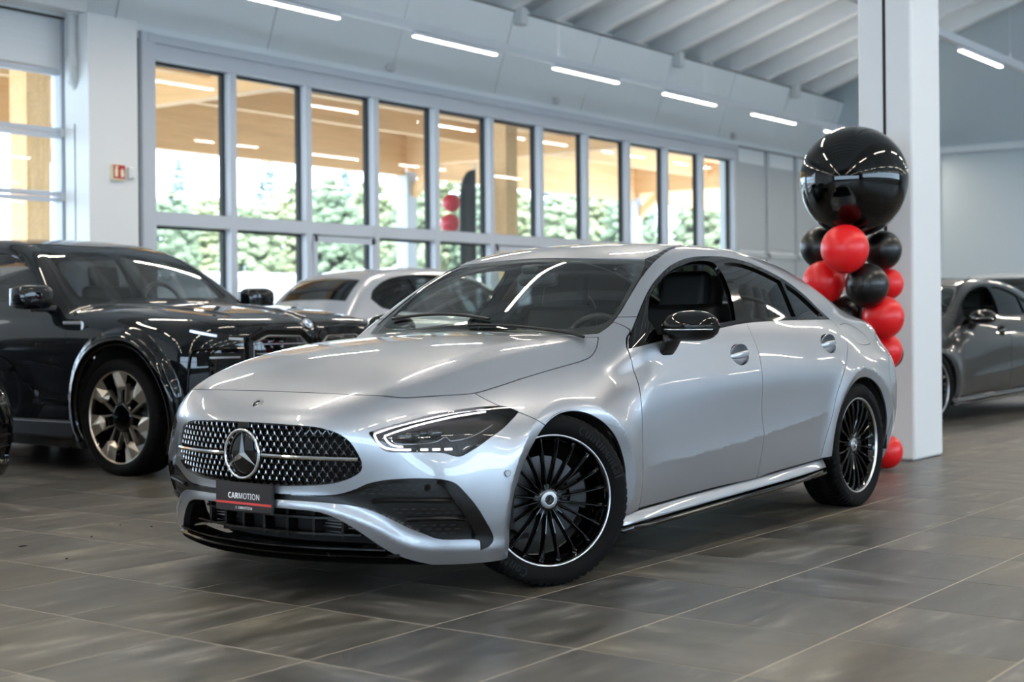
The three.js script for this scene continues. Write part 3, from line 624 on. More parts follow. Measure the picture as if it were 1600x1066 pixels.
// ---------------------------------------------------------------- the coupe: x runs back from the front axle, y up, s = distance from the middle plane
function coupeShape() {
  const plan = outline([[-.894, 0], [-.885, .15], [-.856, .30], [-.80, .45], [-.73, .58], [-.648, .69], [-.553, .782], [-.436, .85], [-.28, .888], [-.08, .903], [.2, .908], [.8, .905], [1.5, .906], [2.1, .909], [2.6, .913], [2.9, .908], [3.15, .887], [3.35, .842], [3.52, .765], [3.64, .66], [3.72, .50], [3.765, .28], [3.78, 0]]);
  const U = (x, s) => plan.at(x, s);
  const ys = [.08, .16, .24, .32, .40, .48, .56, .64, .72, .80, .88, .96, 1.04, 1.16];
  const cols = [
    [0, [.13, .09, .06, .038, .02, .008, .0, .004, .03, .075, .13, .19, .25, .34]],
    [U(-.856, .3), [.13, .09, .06, .038, .02, .008, .0, .004, .03, .075, .13, .19, .25, .34]],
    [U(-.73, .58), [.12, .075, .045, .024, .010, .002, .0, .012, .045, .095, .15, .21, .27, .36]],
    [U(-.6, .77), [.10, .05, .015, -.008, -.018, -.015, .0, .02, .055, .105, .16, .22, .28, .37]],
    [U(-.38, .87), [.09, .048, .022, .008, .001, .0, .004, .015, .043, .09, .145, .205, .265, .35]],
    [U(0, .905), [.10, .055, .028, .012, .003, .0, .0, .006, .024, .066, .13, .20, .27, .37]],
    [U(.45, .906), [.11, .065, .036, .018, .008, .003, .0, .002, .012, .037, .082, .14, .20, .30]],
    [U(1.1, .905), [.12, .075, .042, .024, .014, .008, .004, .001, .002, .018, .048, .085, .13, .21]],
    [U(1.9, .907), [.12, .075, .042, .026, .018, .013, .008, .003, .0, .012, .038, .073, .115, .20]],
    [U(2.4, .911), [.11, .065, .036, .02, .012, .007, .003, .0, .002, .018, .05, .092, .14, .23]],
    [U(2.75, .911), [.10, .055, .028, .012, .004, .0, .0, .002, .012, .035, .075, .125, .18, .28]],
    [U(3.2, .88), [.13, .09, .055, .03, .01, .0, -.003, -.004, .006, .036, .105, .16, .22, .32]],
    [U(3.64, .66), [.17, .11, .07, .035, .01, .0, .0, .004, .015, .036, .075, .105, .14, .22]],
    [plan.length_, [.19, .12, .07, .035, .01, .0, .003, .012, .02, .03, .05, .08, .12, .2]]];
  const inset = table(cols.map((c) => c[0]), ys, cols.map((c) => c[1]), 220, 70);
  const hood = curve([[-1.1, .48], [-.95, .612], [-.87, .682], [-.80, .725], [-.72, .768], [-.6, .818], [-.4, .873], [-.2, .912], [0, .938], [.25, .957], [.5, .966], [.8, .978], [1.2, .995], [1.6, 1.012], [2.0, 1.022], [2.5, 1.03], [3.0, 1.036], [3.3, 1.033], [3.5, 1.02], [3.65, 1.0], [3.8, .955]]);
  const crown = curve([[-1, .08], [-.6, .09], [-.2, .085], [.2, .08], [.45, .075], [.8, .05], [1.2, .03], [2.2, .03], [2.8, .06], [3.4, .10], [3.8, .12]]);
  const ridge = curve([[-.8, .53], [-.59, .60], [-.44, .632], [-.3, .645], [-.14, .645], [.13, .634], [.46, .60], [.6, .58]]);
  const roof = curve([[0, .68], [.2, .82], [.4, .953], [.6, 1.083], [.8, 1.205], [.95, 1.286], [1.1, 1.345], [1.25, 1.378], [1.4, 1.396], [1.6, 1.404], [1.8, 1.401], [2.0, 1.391], [2.2, 1.372], [2.4, 1.342], [2.6, 1.298], [2.8, 1.244], [3.0, 1.18], [3.2, 1.112], [3.4, 1.045], [3.7, .955]]);
  const rcrown = curve([[0, .22], [.6, .2], [1.0, .175], [1.3, .11], [1.6, .085], [2.0, .07], [2.4, .085], [2.8, .12], [3.4, .17]]);
  const belt = curve([[0, .69], [.3, .765], [.5, .815], [.7, .838], [1.0, .846], [1.5, .84], [2.0, .833], [2.3, .812], [2.6, .772], [2.9, .722], [3.2, .645], [3.6, .57]]);
  const tum = curve([[-.3, .02], [-.1, -.02], [0, 0], [.1, .05], [.2, .108], [.3, .173], [.36, .22], [.42, .275], [.5, .36]]);
  const wing = curve([[0, .356], [.26, .354], [.36, .347], [.46, .323], [.53, .297], [.59, .27], [.65, .235], [.72, .21], [.85, .2], [1.1, .19], [1.4, .18]]);
  const crease = curve([[.3, .392], [.53, .407], [.8, .418], [1.135, .437], [1.6, .468], [2.04, .51], [2.25, .533], [2.5, .57]]);
  const F = (x, y, z) => {
    const s = Math.abs(z), [d, u] = plan(x, s);
    let side = d + inset(u, y);
    if (u < 1.3 && y < .5) { const t = y - wing(u) + .014; side -= .024 * (t > 0 ? Math.exp(-((t / .042) ** 2)) : 1) * sstep(1.25, .95, u); }
    if (x > .2 && x < 2.6 && s > .5) {
      const t = y - crease(x), h = .011 * sstep(.42, .85, x) * sstep(2.5, 2.05, x);
      side -= h * (t > 0 ? Math.exp(-t / .075) : Math.exp(t / .11));
    }
    if (s > .5 && y < .95) {   // pressed lips round the wheel openings
      for (const [cx, cy] of [[.015, .30], [2.75, .326]]) {
        const r = Math.hypot(x - cx, y - cy);
        if (r < .62) side += -.016 * Math.exp(-(((Math.max(r, .415) - .415) / .075) ** 2)) * sstep(.12, .3, y) + Math.max(0, .415 - r) * .42;
      }
    }
    const top = y - (hood(x) - crown(x) * s * s - 1.2 * Math.max(0, s - .5) ** 2 * sstep(.75, .35, x) + .010 * sstep(.05, -.03, s - ridge(x)) * sstep(-.65, -.3, x) * sstep(.6, .4, x));
    const k = lerp(.10, .17, sstep(-.7, -.3, x)) * lerp(1, .6, sstep(.4, .9, x));
    let low = smax(side, top * .95, k);
    const gs = (s - belt(x) + tum(y - .95)) * .86, slope = x < 1.2 ? .85 : .95;
    const gt = (y - (roof(x) - rcrown(x) * s * s)) * slope;
    const gh = Math.max(smax(gs, gt, .11), .74 - y);
    return smin(low, gh, lerp(.035, .16, sstep(2.0, 2.7, x)));
  };
  F.plan = plan;
  return F;
}
// ---------------------------------------------------------------- sport utility bodies
function suvShape(o) {
  const plan = outline(o.plan), U = (x, s) => plan.at(x, s);
  const inset = table(o.cols.map((c) => c[0] === 0 ? 0 : c[0] === 1 ? plan.length_ : U(...c[0])), o.ys, o.cols.map((c) => c[1]), 160, 60);
  const hood = curve(o.hood), roof = curve(o.roof), rc = curve(o.rcrown), belt = curve(o.belt), tum = curve(o.tum);
  const F = (x, y, z) => {
    const s = Math.abs(z), [d, u] = plan(x, s);
    let side = d + inset(u, y);
    for (const [cx, cy, cr] of o.arches) { const r = Math.hypot(x - cx, y - cy); if (s > .5 && r < cr + .3) side += -(o.flare || .02) * sstep(cr + .13, cr + .07, r) + Math.max(0, cr + .03 - r) * .3; }
    const top = y - (hood(x) - o.crown * s * s - (o.outer || 0) * Math.max(0, s - .6) ** 2 - (o.valley || 0) * sstep(.035, -.025, s - lerp(.05, .22, clamp((x + .8) / 1.4, 0, 1))) * sstep(.65, .3, x) + (o.valley || 0) * .9 * sstep(.035, -.03, s - lerp(.52, .60, clamp((x + .8) / 1.4, 0, 1))) * sstep(-.75, -.4, x) * sstep(.7, .4, x));
    const low = smax(side, top, o.k);
    const gs = (s - belt(x) + tum(y - o.beltY)) * .9, gt = (y - (roof(x) - rc(x) * s * s)) * (x < o.wsEnd ? .85 : .95);
    return smin(low, Math.max(smax(gs, gt, .10), o.cutY - y), .04);
  };
  F.plan = plan; return F;
}
const BIG_SUV = {
  plan: [[-.86, 0], [-.855, .35], [-.83, .60], [-.76, .80], [-.60, .92], [-.3, .972], [.3, .985], [1.5, .985], [2.6, .99], [3.3, .985], [3.8, .93], [4.08, .78], [4.17, .45], [4.18, 0]],
  ys: [.08, .2, .35, .5, .65, .8, .9, 1.0, 1.1, 1.2, 1.35],
  cols: [[0, [.12, .06, .03, .01, .0, .0, .005, .02, .07, .14, .26]], [[-.83, .6], [.12, .06, .03, .01, .0, .0, .008, .03, .08, .15, .27]], [[-.6, .92], [.11, .06, .03, .01, .0, .005, .02, .05, .10, .17, .29]], [[.1, .983], [.10, .06, .035, .02, .01, .004, .012, .04, .09, .16, .28]], [[1.0, .985], [.10, .06, .04, .03, .015, .0, .0, .02, .055, .10, .2]], [[2.6, .99], [.10, .06, .04, .03, .012, .0, .0, .02, .055, .10, .2]], [[3.4, .98], [.10, .06, .03, .015, .005, .0, .0, .02, .055, .10, .2]], [1, [.16, .08, .03, .01, .0, .0, .01, .03, .06, .1, .2]]],
  hood: [[-1, .93], [-.86, .985], [-.75, 1.03], [-.5, 1.08], [0, 1.13], [.4, 1.148], [.8, 1.15], [2, 1.14], [3.4, 1.15], [4.2, 1.12]], crown: .03, outer: .6, k: .12,
  roof: [[.1, .79], [.4, 1.015], [.7, 1.225], [1.0, 1.425], [1.25, 1.56], [1.45, 1.625], [1.7, 1.665], [2.1, 1.682], [2.6, 1.675], [3.2, 1.62], [3.6, 1.54], [3.9, 1.38], [4.2, 1.1]],
  rcrown: [[0, .18], [.8, .12], [1.3, .085], [1.8, .07], [3, .08], [4, .12]], belt: [[0, .83], [.5, .90], [1, .915], [2, .90], [3, .88], [3.6, .83], [4.2, .72]], beltY: 1.1, tum: [[-.3, .02], [-.1, -.015], [0, 0], [.12, .045], [.25, .105], [.38, .175], [.48, .245], [.6, .35]],
  valley: .016, arches: [[-.03, .42, .45], [3.105, .42, .45]], flare: .03, wsEnd: 1.45, cutY: .93,
};
const SUV = {
  plan: [[-.86, 0], [-.84, .35], [-.78, .60], [-.66, .77], [-.45, .87], [-.1, .91], [.6, .92], [2.6, .925], [3.2, .91], [3.55, .83], [3.72, .66], [3.79, .35], [3.8, 0]],
  ys: [.08, .2, .35, .5, .65, .8, .9, 1.0, 1.1, 1.2, 1.35],
  cols: [[0, [.12, .07, .04, .015, .0, .01, .03, .07, .12, .19, .3]], [[-.66, .77], [.12, .07, .04, .015, .0, .015, .04, .08, .13, .2, .31]], [[.1, .915], [.10, .06, .03, .015, .005, .0, .015, .045, .10, .17, .29]], [[1.2, .92], [.10, .06, .045, .035, .02, .0, .01, .035, .08, .14, .26]], [[2.9, .92], [.10, .06, .03, .015, .004, .0, .01, .035, .075, .13, .24]], [[3.6, .79], [.16, .09, .04, .012, .0, .005, .02, .045, .08, .12, .2]], [1, [.18, .09, .04, .012, .0, .008, .025, .05, .08, .12, .2]]],
  hood: [[-1, .78], [-.85, .84], [-.6, .905], [-.2, .96], [.3, 1.0], [.7, 1.02], [2, 1.05], [3.2, 1.07], [3.8, 1.05]], crown: .05, outer: .5, k: .14,
  roof: [[.1, .72], [.4, .94], [.7, 1.15], [1.0, 1.35], [1.25, 1.49], [1.5, 1.575], [1.8, 1.615], [2.2, 1.625], [2.7, 1.60], [3.1, 1.55], [3.35, 1.45], [3.6, 1.25], [3.85, 1.0]],
  rcrown: [[0, .2], [.8, .17], [1.4, .11], [2, .09], [3, .1], [3.8, .14]], belt: [[0, .74], [.5, .80], [1, .825], [2, .825], [3, .79], [3.5, .73], [3.9, .65]], beltY: 1.02, tum: [[-.3, .02], [-.1, -.015], [0, 0], [.12, .05], [.25, .11], [.38, .18], [.48, .25], [.6, .36]],
  arches: [[0, .35, .385], [2.85, .35, .385]], flare: .014, wsEnd: 1.4, cutY: .86,
};
// ---------------------------------------------------------------- the coupe's panels, cut from one skin
function coupePanels() {
  const F = coupeShape(), S = skinOf(F, [-.95, .14, 0], [3.85, 1.45, .96], .015), g = .0019;
  const pf = (pts, corners, closed = true) => polyField(smoothLine(pts, closed, 8, corners));
  const uy = (pts, corners) => { const f = pf(pts, corners); return (p) => f(F.plan(p[0], Math.abs(p[2]))[1], p[1]); };
  const xz = (pts, corners, lowest) => { const f = pf(pts, corners); return (p) => p[1] < lowest ? 1 : f(p[0], p[2]); };
  const xy = (pts, corners, least) => { const f = pf(pts, corners); return (p) => p[2] < least ? 1 : f(p[0], p[1]); };
  const split = (skin, f, gap = g) => [skin.cut((p) => f(p) + gap), skin.cut((p) => gap - f(p))];
  let rest = S, o = {}, q;
  for (const [cx, cy] of [[.015, .30], [2.75, .326]]) rest = rest.cut((p) => p[2] > .45 ? .37 - Math.hypot(p[0] - cx, p[1] - cy) : -1);
  // glass and trim
  const ws = xz([[.405, -.1], [.405, .1], [.43, .3], [.485, .52], [.545, .655], [.60, .674], [.637, .675], [.738, .661], [.856, .637], [.944, .618], [1.04, .585], [1.10, .553], [1.082, .50], [1.043, .349], [1.023, .17], [1.02, 0], [1.02, -.1]], [0, 4, 11, 16], .93);
  [q, rest] = split(rest, ws, .001);
  o.windscreen = q;
  const dlo = xy([[.545, .900], [.582, .939], [.694, 1.022], [.85, 1.127], [.978, 1.198], [1.136, 1.258], [1.294, 1.295], [1.453, 1.316], [1.658, 1.325], [1.807, 1.323], [1.937, 1.310], [2.097, 1.277], [2.266, 1.23], [2.42, 1.172], [2.53, 1.11], [2.585, 1.045], [2.60, 1.008], [2.28, 1.008], [1.961, 1.006], [1.578, .998], [1.216, .970], [.88, .941], [.70, .9235]], [0, 16], .4);
  let win;
  [win, rest] = split(rest, dlo, .001);
  const hood = xz([[-.733, -.1], [-.734, 0], [-.731, .17], [-.722, .3], [-.702, .43], [-.648, .562], [-.584, .63], [-.491, .69], [-.4, .727], [-.267, .743], [-.108, .746], [.069, .742], [.264, .732], [.353, .722], [.422, .709], [.477, .693], [.528, .668], [.50, .60], [.44, .45], [.39, .2], [.378, 0], [.378, -.1]], [0, 16, 21], .7);
  [o.hood, rest] = split(rest, hood);
  // front openings
  const lampF = uy([[.545, .625], [.65, .654], [.743, .677], [.857, .697], [.994, .706], [1.095, .706], [1.14, .699], [1.178, .682], [1.127, .657], [1.076, .631], [1, .596], [.936, .562], [.898, .543], [.877, .536], [.856, .538], [.818, .550], [.742, .554], [.639, .555], [.606, .561], [.576, .588]], [0, 7]);
  [o.lamp, rest] = split(rest, lampF, .001);
  const grille = uy([[-.1, .653], [0, .653], [.17, .651], [.333, .644], [.39, .634], [.434, .620], [.475, .594], [.507, .549], [.522, .511], [.514, .482], [.475, .459], [.418, .440], [.361, .431], [.259, .424], [.175, .421], [0, .419], [-.1, .419]], [0, 16]);
  [o.grille, rest] = split(rest, grille, 0);
  const insert = uy([[-.1, .393], [.269, .393], [.366, .394], [.428, .40], [.489, .418], [.541, .44], [.6, .453], [.649, .458], [.719, .461], [.786, .459], [.825, .453], [.858, .440], [.885, .414], [.936, .352], [.976, .292], [1.004, .247], [1.010, .224], [.995, .203], [.955, .189], [.954, .225], [.93, .231], [.816, .235], [.784, .241], [.745, .257], [.692, .277], [.645, .30], [.573, .332], [.518, .349], [.462, .359], [.405, .364], [.328, .369], [.166, .371], [-.1, .371]], [0, 18, 19, 32]);
  [o.insert, rest] = split(rest, insert, 0);
  const intake = uy([[-.1, .341], [.16, .341], [.261, .339], [.345, .333], [.405, .317], [.463, .288], [.529, .246], [.587, .207], [.639, .179], [.70, .158], [.78, .139], [.78, .10], [-.1, .1]], [0, 11, 10, 12]);
  [o.intake, rest] = split(rest, intake, 0);
  // roof, rear window, boot
  const ditchIn = [[1.085, .548], [1.2, .555], [1.4, .517], [1.7, .487], [2.1, .476], [2.4, .478], [2.62, .485]], ditchOut = [[.60, .679], [.70, .672], [.777, .659], [.916, .633], [1.057, .608], [1.194, .581], [1.416, .532], [1.7, .502], [2.1, .491], [2.4, .492], [2.62, .498]];
  const moulding = xz([...ditchIn, ...ditchOut.slice().reverse(), [.637, .674], [.738, .660], [.856, .636], [.944, .617], [1.04, .584]], [0, 6, 7, 17], 1.0);
  [o.moulding, rest] = split(rest, moulding, .0005);
  const roof = xz([[.9, -.1], [.9, .5], [1.05, .556], ...ditchIn.slice(1, 6), [2.36, .44], [2.29, .25], [2.27, 0], [2.27, -.1]], [0, 8, 11], 1.1);
  [o.roof, rest] = split(rest, roof, .0005);
  const rearGlass = xz([[2.28, -.1], [2.28, 0], [2.30, .25], [2.37, .44], [2.6, .50], [2.9, .53], [3.14, .53], [3.17, .42], [3.19, .2], [3.2, 0], [3.2, -.1]], [0, 6, 10], 1.0);
  [o.rearGlass, rest] = split(rest, rearGlass, .001);
  const boot = xz([[3.21, -.1], [3.205, .2], [3.185, .42], [3.16, .55], [3.3, .62], [3.5, .60], [3.6, .57], [3.9, .5], [3.9, -.1]], [0, 7, 8], .62);
  [o.boot, rest] = split(rest, boot);
  // outer panels
  const front = uy([[-.2, .05], [1.40, .05], [1.40, .50], [1.34, .603], [1.324, .611], [1.289, .629], [1.2, .671], [1.15, .69], [1.086, .712], [1.0, .754], [.97, .9], [-.2, .9]], [0, 1, 2, 3, 9, 10, 11]);
  [o.bumper, rest] = split(rest, front);
  const doorLine = [[1.97, .12], [1.968, .234], [1.963, .283], [1.957, .344], [1.95, .464], [1.944, .584], [1.953, .678], [1.968, .741], [1.98, .79], [1.984, .84], [1.988, .876], [2.0, .904]];
  const fender = uy([[.9, .62], [1.3, .05], [1.6, .05], ...doorLine, [2.04, .945], [2.078, .972], [2.088, .995], [2.088, 1.06], [.9, 1.06]], [0, 1, 2, 3, 18, 19]);
  [o.fender, rest] = split(rest, fender);
  const midLine = [[3.024, .12], [3.026, .26], [3.030, .32], [3.040, .414], [3.041, .483], [3.024, .573], [3.026, .68], [3.034, .785], [3.044, .848], [3.042, .889], [3.032, .94], [3.036, 1.01]];
  const bottom = [[1.9, .229], [1.991, .234], [2.246, .244], [2.625, .257], [3.136, .272], [3.509, .288], [3.722, .298], [3.85, .303]];
  const doorF = uy([...doorLine.slice(1), [2.06, 1.03], [3.0, 1.06], ...midLine.slice(1).reverse(), [2.625, .257], [2.246, .244]], [0, 11, 12, 13, 23]);
  [o.doorFront, rest] = split(rest, doorF);
  const rearLine = [[3.69, .2965], [3.696, .32], [3.727, .408], [3.773, .507], [3.823, .613], [3.896, .699], [3.975, .766], [4.056, .834], [4.102, .874], [4.112, .91], [4.09, .957], [4.062, 1.006]];
  const doorR = uy([...midLine.slice(1), [3.1, 1.06], [4.0, 1.06], ...rearLine.slice().reverse(), [3.509, .288], [3.136, .272]], [0, 11, 12, 13, 24]);
  [o.doorRear, rest] = split(rest, doorR);
  const tail = uy([[4.60, .05], [4.60, .68], [4.66, .76], [4.74, .80], [6, .80], [6, .05]], [0, 3, 4, 5]);
  [o.rearBumper, rest] = split(rest, tail);
  const lampR = uy([[4.78, .81], [4.72, .85], [4.8, .905], [5.0, .93], [5.5, .93], [5.5, .82]], [1, 3, 4, 5]);
  [o.tailLamp, rest] = split(rest, lampR);
  rest = rest.cut((p) => polySill(F.plan(p[0], p[2])[1], p[1]));
  function polySill(u, y) { if (u < 1.7 || u > 4.0) return -1; const b = bottom; let yb = b[0][1]; for (let i = 1; i < b.length; i++) if (u <= b[i][0]) { yb = lerp(b[i - 1][1], b[i][1], (u - b[i - 1][0]) / (b[i][0] - b[i - 1][0])); break; } return yb + .004 - y; }
  o.fender = o.fender.cut((p) => { const u = F.plan(p[0], p[2])[1]; return u < 1.6 ? -1 : lerp(.215, .234, clamp((u - 1.8) / .2, 0, 1)) - p[1]; });
  for (const [k, u0, y0] of [['doorFront', 2.857, .852], ['doorRear', 3.846, .882]]) o[k] = o[k].cut((p) => .0 + 1 - Math.hypot((F.plan(p[0], p[2])[1] - u0) / .083, (p[1] - y0) / .049));
  { const fl = uy([[4.165, .978], [4.27, .984], [4.36, .978], [4.47, .95], [4.55, .91], [4.545, .878], [4.51, .866], [4.33, .868], [4.27, .885]], [0]), q2 = split(rest, (p) => p[2] < .5 ? 1 : fl(p), .0012); o.chargeFlap = q2[0]; rest = q2[1]; }
  o.sideFrame = rest;
  // windows inside the black trim
  const fw = xy([[.735, .955], [.735, 1.02], [.80, 1.078], [.90, 1.148], [1.09, 1.231], [1.28, 1.274], [1.405, 1.292], [1.52, 1.298], [1.60, 1.285], [1.605, 1.22], [1.55, 1.10], [1.485, 1.012], [1.2, .991], [.95, .972], [.80, .957]], [0, 1, 11], .4);
  const rw = xy([[1.70, 1.292], [1.80, 1.297], [1.93, 1.287], [2.09, 1.252], [2.235, 1.21], [2.205, 1.12], [2.172, 1.024], [1.96, 1.024], [1.64, 1.018], [1.665, 1.15]], [0, 4, 6, 8], .4);
  const qw = xy([[2.268, 1.20], [2.40, 1.152], [2.49, 1.10], [2.54, 1.045], [2.545, 1.024], [2.205, 1.024], [2.238, 1.12]], [0, 4, 5], .4);
  [o.frontWindow, win] = split(win, fw, 0);
  [o.rearWindow, win] = split(win, rw, 0);
  [o.quarterWindow, win] = split(win, qw, 0);
  o.windowTrim = win;
  o.inner = ['bumper', 'fender', 'doorFront', 'doorRear', 'sideFrame', 'hood', 'boot', 'rearBumper'].reduce((a, k) => a.join(o[k]), new Skin()).cut((p) => Math.max(.16 - p[1], p[1] - 1.02));
  o.upper = o.sideFrame.join(o.roof).join(o.windowTrim).cut((p) => .9 - p[1]);
  o.F = F;
  return o;
}
// ---------------------------------------------------------------- emblem, wheels
// three-pointed star with ridged arms in a ring, facing +z, ring radius r
function starGeometry(r, ringWidth) {
  const pos = [], R = r * .93, w = r * .115, h = r * .16;
  for (let k = 0; k < 3; k++) {
    const a = Math.PI / 2 + k * 2 * Math.PI / 3, c = Math.cos(a), s = Math.sin(a), tip = [R * c, R * s, 0], mid = [0, 0, h];
    for (const d of [-1, 1]) {
      const b = a + d * Math.PI / 3, side = [w * 1.35 * Math.cos(b), w * 1.35 * Math.sin(b), 0];
      pos.push(...(d > 0 ? [...tip, ...side, ...mid] : [...tip, ...mid, ...side]));
    }
  }
  const g = new THREE.BufferGeometry(); g.setAttribute('position', new THREE.Float32BufferAttribute(pos, 3)); g.computeVertexNormals();
  return merge([g, new THREE.TorusGeometry(r, ringWidth, 12, 64)]);
}
let tyreCache = new Map();
function tyreGeometry(R, W, rim, blocks = 64) {
  const key = [R, W, rim].join(); if (tyreCache.has(key)) return tyreCache.get(key);
  const h = W / 2, prof = [[rim - .004, -h * .80], [rim + .006, -h * .90], [rim + (R - rim) * .35, -h], [R - .028, -h * .985], [R - .012, -h * .93], [R - .004, -h * .84]];
  const tread = []; for (let i = 0; i <= 14; i++) tread.push([R, -h * .80 + h * 1.6 * i / 14]);
  const full = [...prof, ...tread, ...prof.slice().reverse().map(([a, b]) => [a, -b])], N = blocks * 6, pos = [], idx = [], uv = [], m = full.length;
  for (let i = 0; i <= N; i++) for (let j = 0; j < m; j++) {
    let [r, z] = full[j]; const ang = 2 * Math.PI * i / N, v = z / h;
    if (r > R - .006) { const deep = blocks > 80 ? .003 : .008; const ph = ((i / 6 + Math.abs(v) * 2.2) % 1 + 1) % 1; if (ph < .28 && Math.abs(v) > .18) r -= deep; if (Math.abs(Math.abs(v) - .3) < .06) r -= .008; }
    pos.push(r * Math.cos(ang), r * Math.sin(ang), z); uv.push(ang * R, z);
  }
  for (let i = 0; i < N; i++) for (let j = 0; j < m - 1; j++) { const a = i * m + j, b = a + 1, c = a + m, d = c + 1; idx.push(a, c, b, b, c, d); }
  const g = new THREE.BufferGeometry(); g.setAttribute('position', new THREE.Float32BufferAttribute(pos, 3)); g.setAttribute('uv', new THREE.Float32BufferAttribute(uv, 2)); g.setIndex(idx); g.computeVertexNormals();
  tyreCache.set(key, g); return g;
}
// raised lettering bent round a tyre wall
function bentText(text, radius, size, depth, z, from) {
  const g = new TextGeometry(text, { font: FONT, size, depth, curveSegments: 3 }), p = g.attributes.position;
  for (let i = 0; i < p.count; i++) { const a = from - p.getX(i) / radius, r = radius - size / 2 + p.getY(i); p.setXYZ(i, r * Math.cos(a), r * Math.sin(a), z + p.getZ(i)); }
  g.computeVertexNormals(); return g;
}
function coupeWheel(parent) {
  const w = new THREE.Group(); w.name = 'wheel'; parent.add(w);
  part(w, 'tyre', tyreGeometry(.331, .225, .252), M.rubber);
  part(w, 'tyre_lettering', merge([bentText('Continental', .292, .034, .0022, .1115, 1.02), bentText('Continental', .292, .034, .0022, .1115, 1.02 + Math.PI)]), M.rubberMark, 'raised maker name on the tyre wall');
  part(w, 'rim_barrel', latheZ([[.250, -.10], [.236, -.08], [.222, -.02], [.222, .05], [.236, .075], [.247, .090]]), M.piano);
  part(w, 'rim_edge', latheZ([[.2455, .086], [.2475, .096], [.2515, .099], [.2560, .097], [.2565, .088], [.2525, .084]]), M.alu, 'bright machined rim edge');
  const spoke = [];
  for (const [r, hw, zf, dp] of [[.040, .0105, .066, .03], [.075, .0075, .074, .03], [.13, .0060, .083, .028], [.19, .0075, .088, .024], [.222, .0115, .086, .02], [.246, .0165, .080, .012]]) spoke.push([[r, -hw, zf - dp], [r, -hw * .75, zf - .006], [r, -.0015, zf], [r, .0015, zf], [r, hw * .75, zf - .006], [r, hw, zf - dp]]);
  const sg = loft(spoke, true, true, false);
  for (let k = 0; k < 20; k++) { const s = part(w, 'spoke', sg, M.piano); s.rotation.z = Math.PI / 2 + k * Math.PI / 10; }
  part(w, 'hub', latheZ([[0, .070], [.034, .070], [.046, .066], [.062, .052], [.066, .03], [.066, 0]], 40), M.piano);
  part(w, 'hub_cap', latheZ([[0, .0745], [.020, .0745], [.0205, .076], [.033, .075], [.0345, .070]], 40), M.steel);
  part(w, 'cap_centre', new THREE.CircleGeometry(.0205, 32).translate(0, 0, .0757), M.piano);
  part(w, 'cap_star', starGeometry(.0205, .0016).translate(0, 0, .0762), M.chrome);
  for (let k = 0; k < 5; k++) { const a = k * 2 * Math.PI / 5 + .3; part(w, 'wheel_bolt', new THREE.CylinderGeometry(.0115, .0115, .02, 6).rotateX(Math.PI / 2).translate(.052 * Math.cos(a), .052 * Math.sin(a), .058), M.satin); }
  part(w, 'brake_disc', latheZ([[.06, -.012], [.165, -.012], [.165, .010], [.06, .010], [.06, -.012]], 64), M.disc);
  const cal = []; for (let i = 0; i <= 10; i++) { const a = -.42 + .84 * i / 10; cal.push([[.105, -.05], [.178, -.05], [.185, -.03], [.185, .028], [.176, .036], [.108, .036]].map(([r, z]) => [r * Math.cos(a), r * Math.sin(a), z])); }
  part(w, 'brake_caliper', loft(cal, true, true, false), M.satin);
  return w;
}
// point on the coupe's skin at (length along the plan outline, height), moved out by off; side = 1 left, -1 right
function onSkin(F, u, y, off = 0, side = 1) {
  const sg = u < 0 ? -side : side, a = Math.abs(u), [px, ps] = F.plan.point(a), [nx, ns] = F.plan.normal(a);
  let lo = -.08, hi = .45;
  for (let i = 0; i < 26; i++) { const m = (lo + hi) / 2; if (F(px - nx * m, y, ps - ns * m) < 0) hi = m; else lo = m; }
  const d = hi - off;
  return { p: [px - nx * d, y, (ps - ns * d) * sg], n: [nx, 0, ns * sg] };
}
const along = (F, pts, off, side, per = 6) => smoothLine(pts, false, per).map(([u, y]) => onSkin(F, u, y, off, side));
const strip = (F, pts, off, side, profile, per = 6) => { const a = along(F, pts, off, side, per); return sweep(a.map((q) => q.p), profile, (i) => a[i].n); };
const rectProfile = (w, h) => [[-w / 2, -h / 2], [w / 2, -h / 2], [w / 2, h / 2], [-w / 2, h / 2]];
const roundProfile = (w, h, n = 10) => Array.from({ length: n }, (_, i) => [w / 2 * Math.cos(2 * Math.PI * i / n), h / 2 * Math.sin(2 * Math.PI * i / n)]);

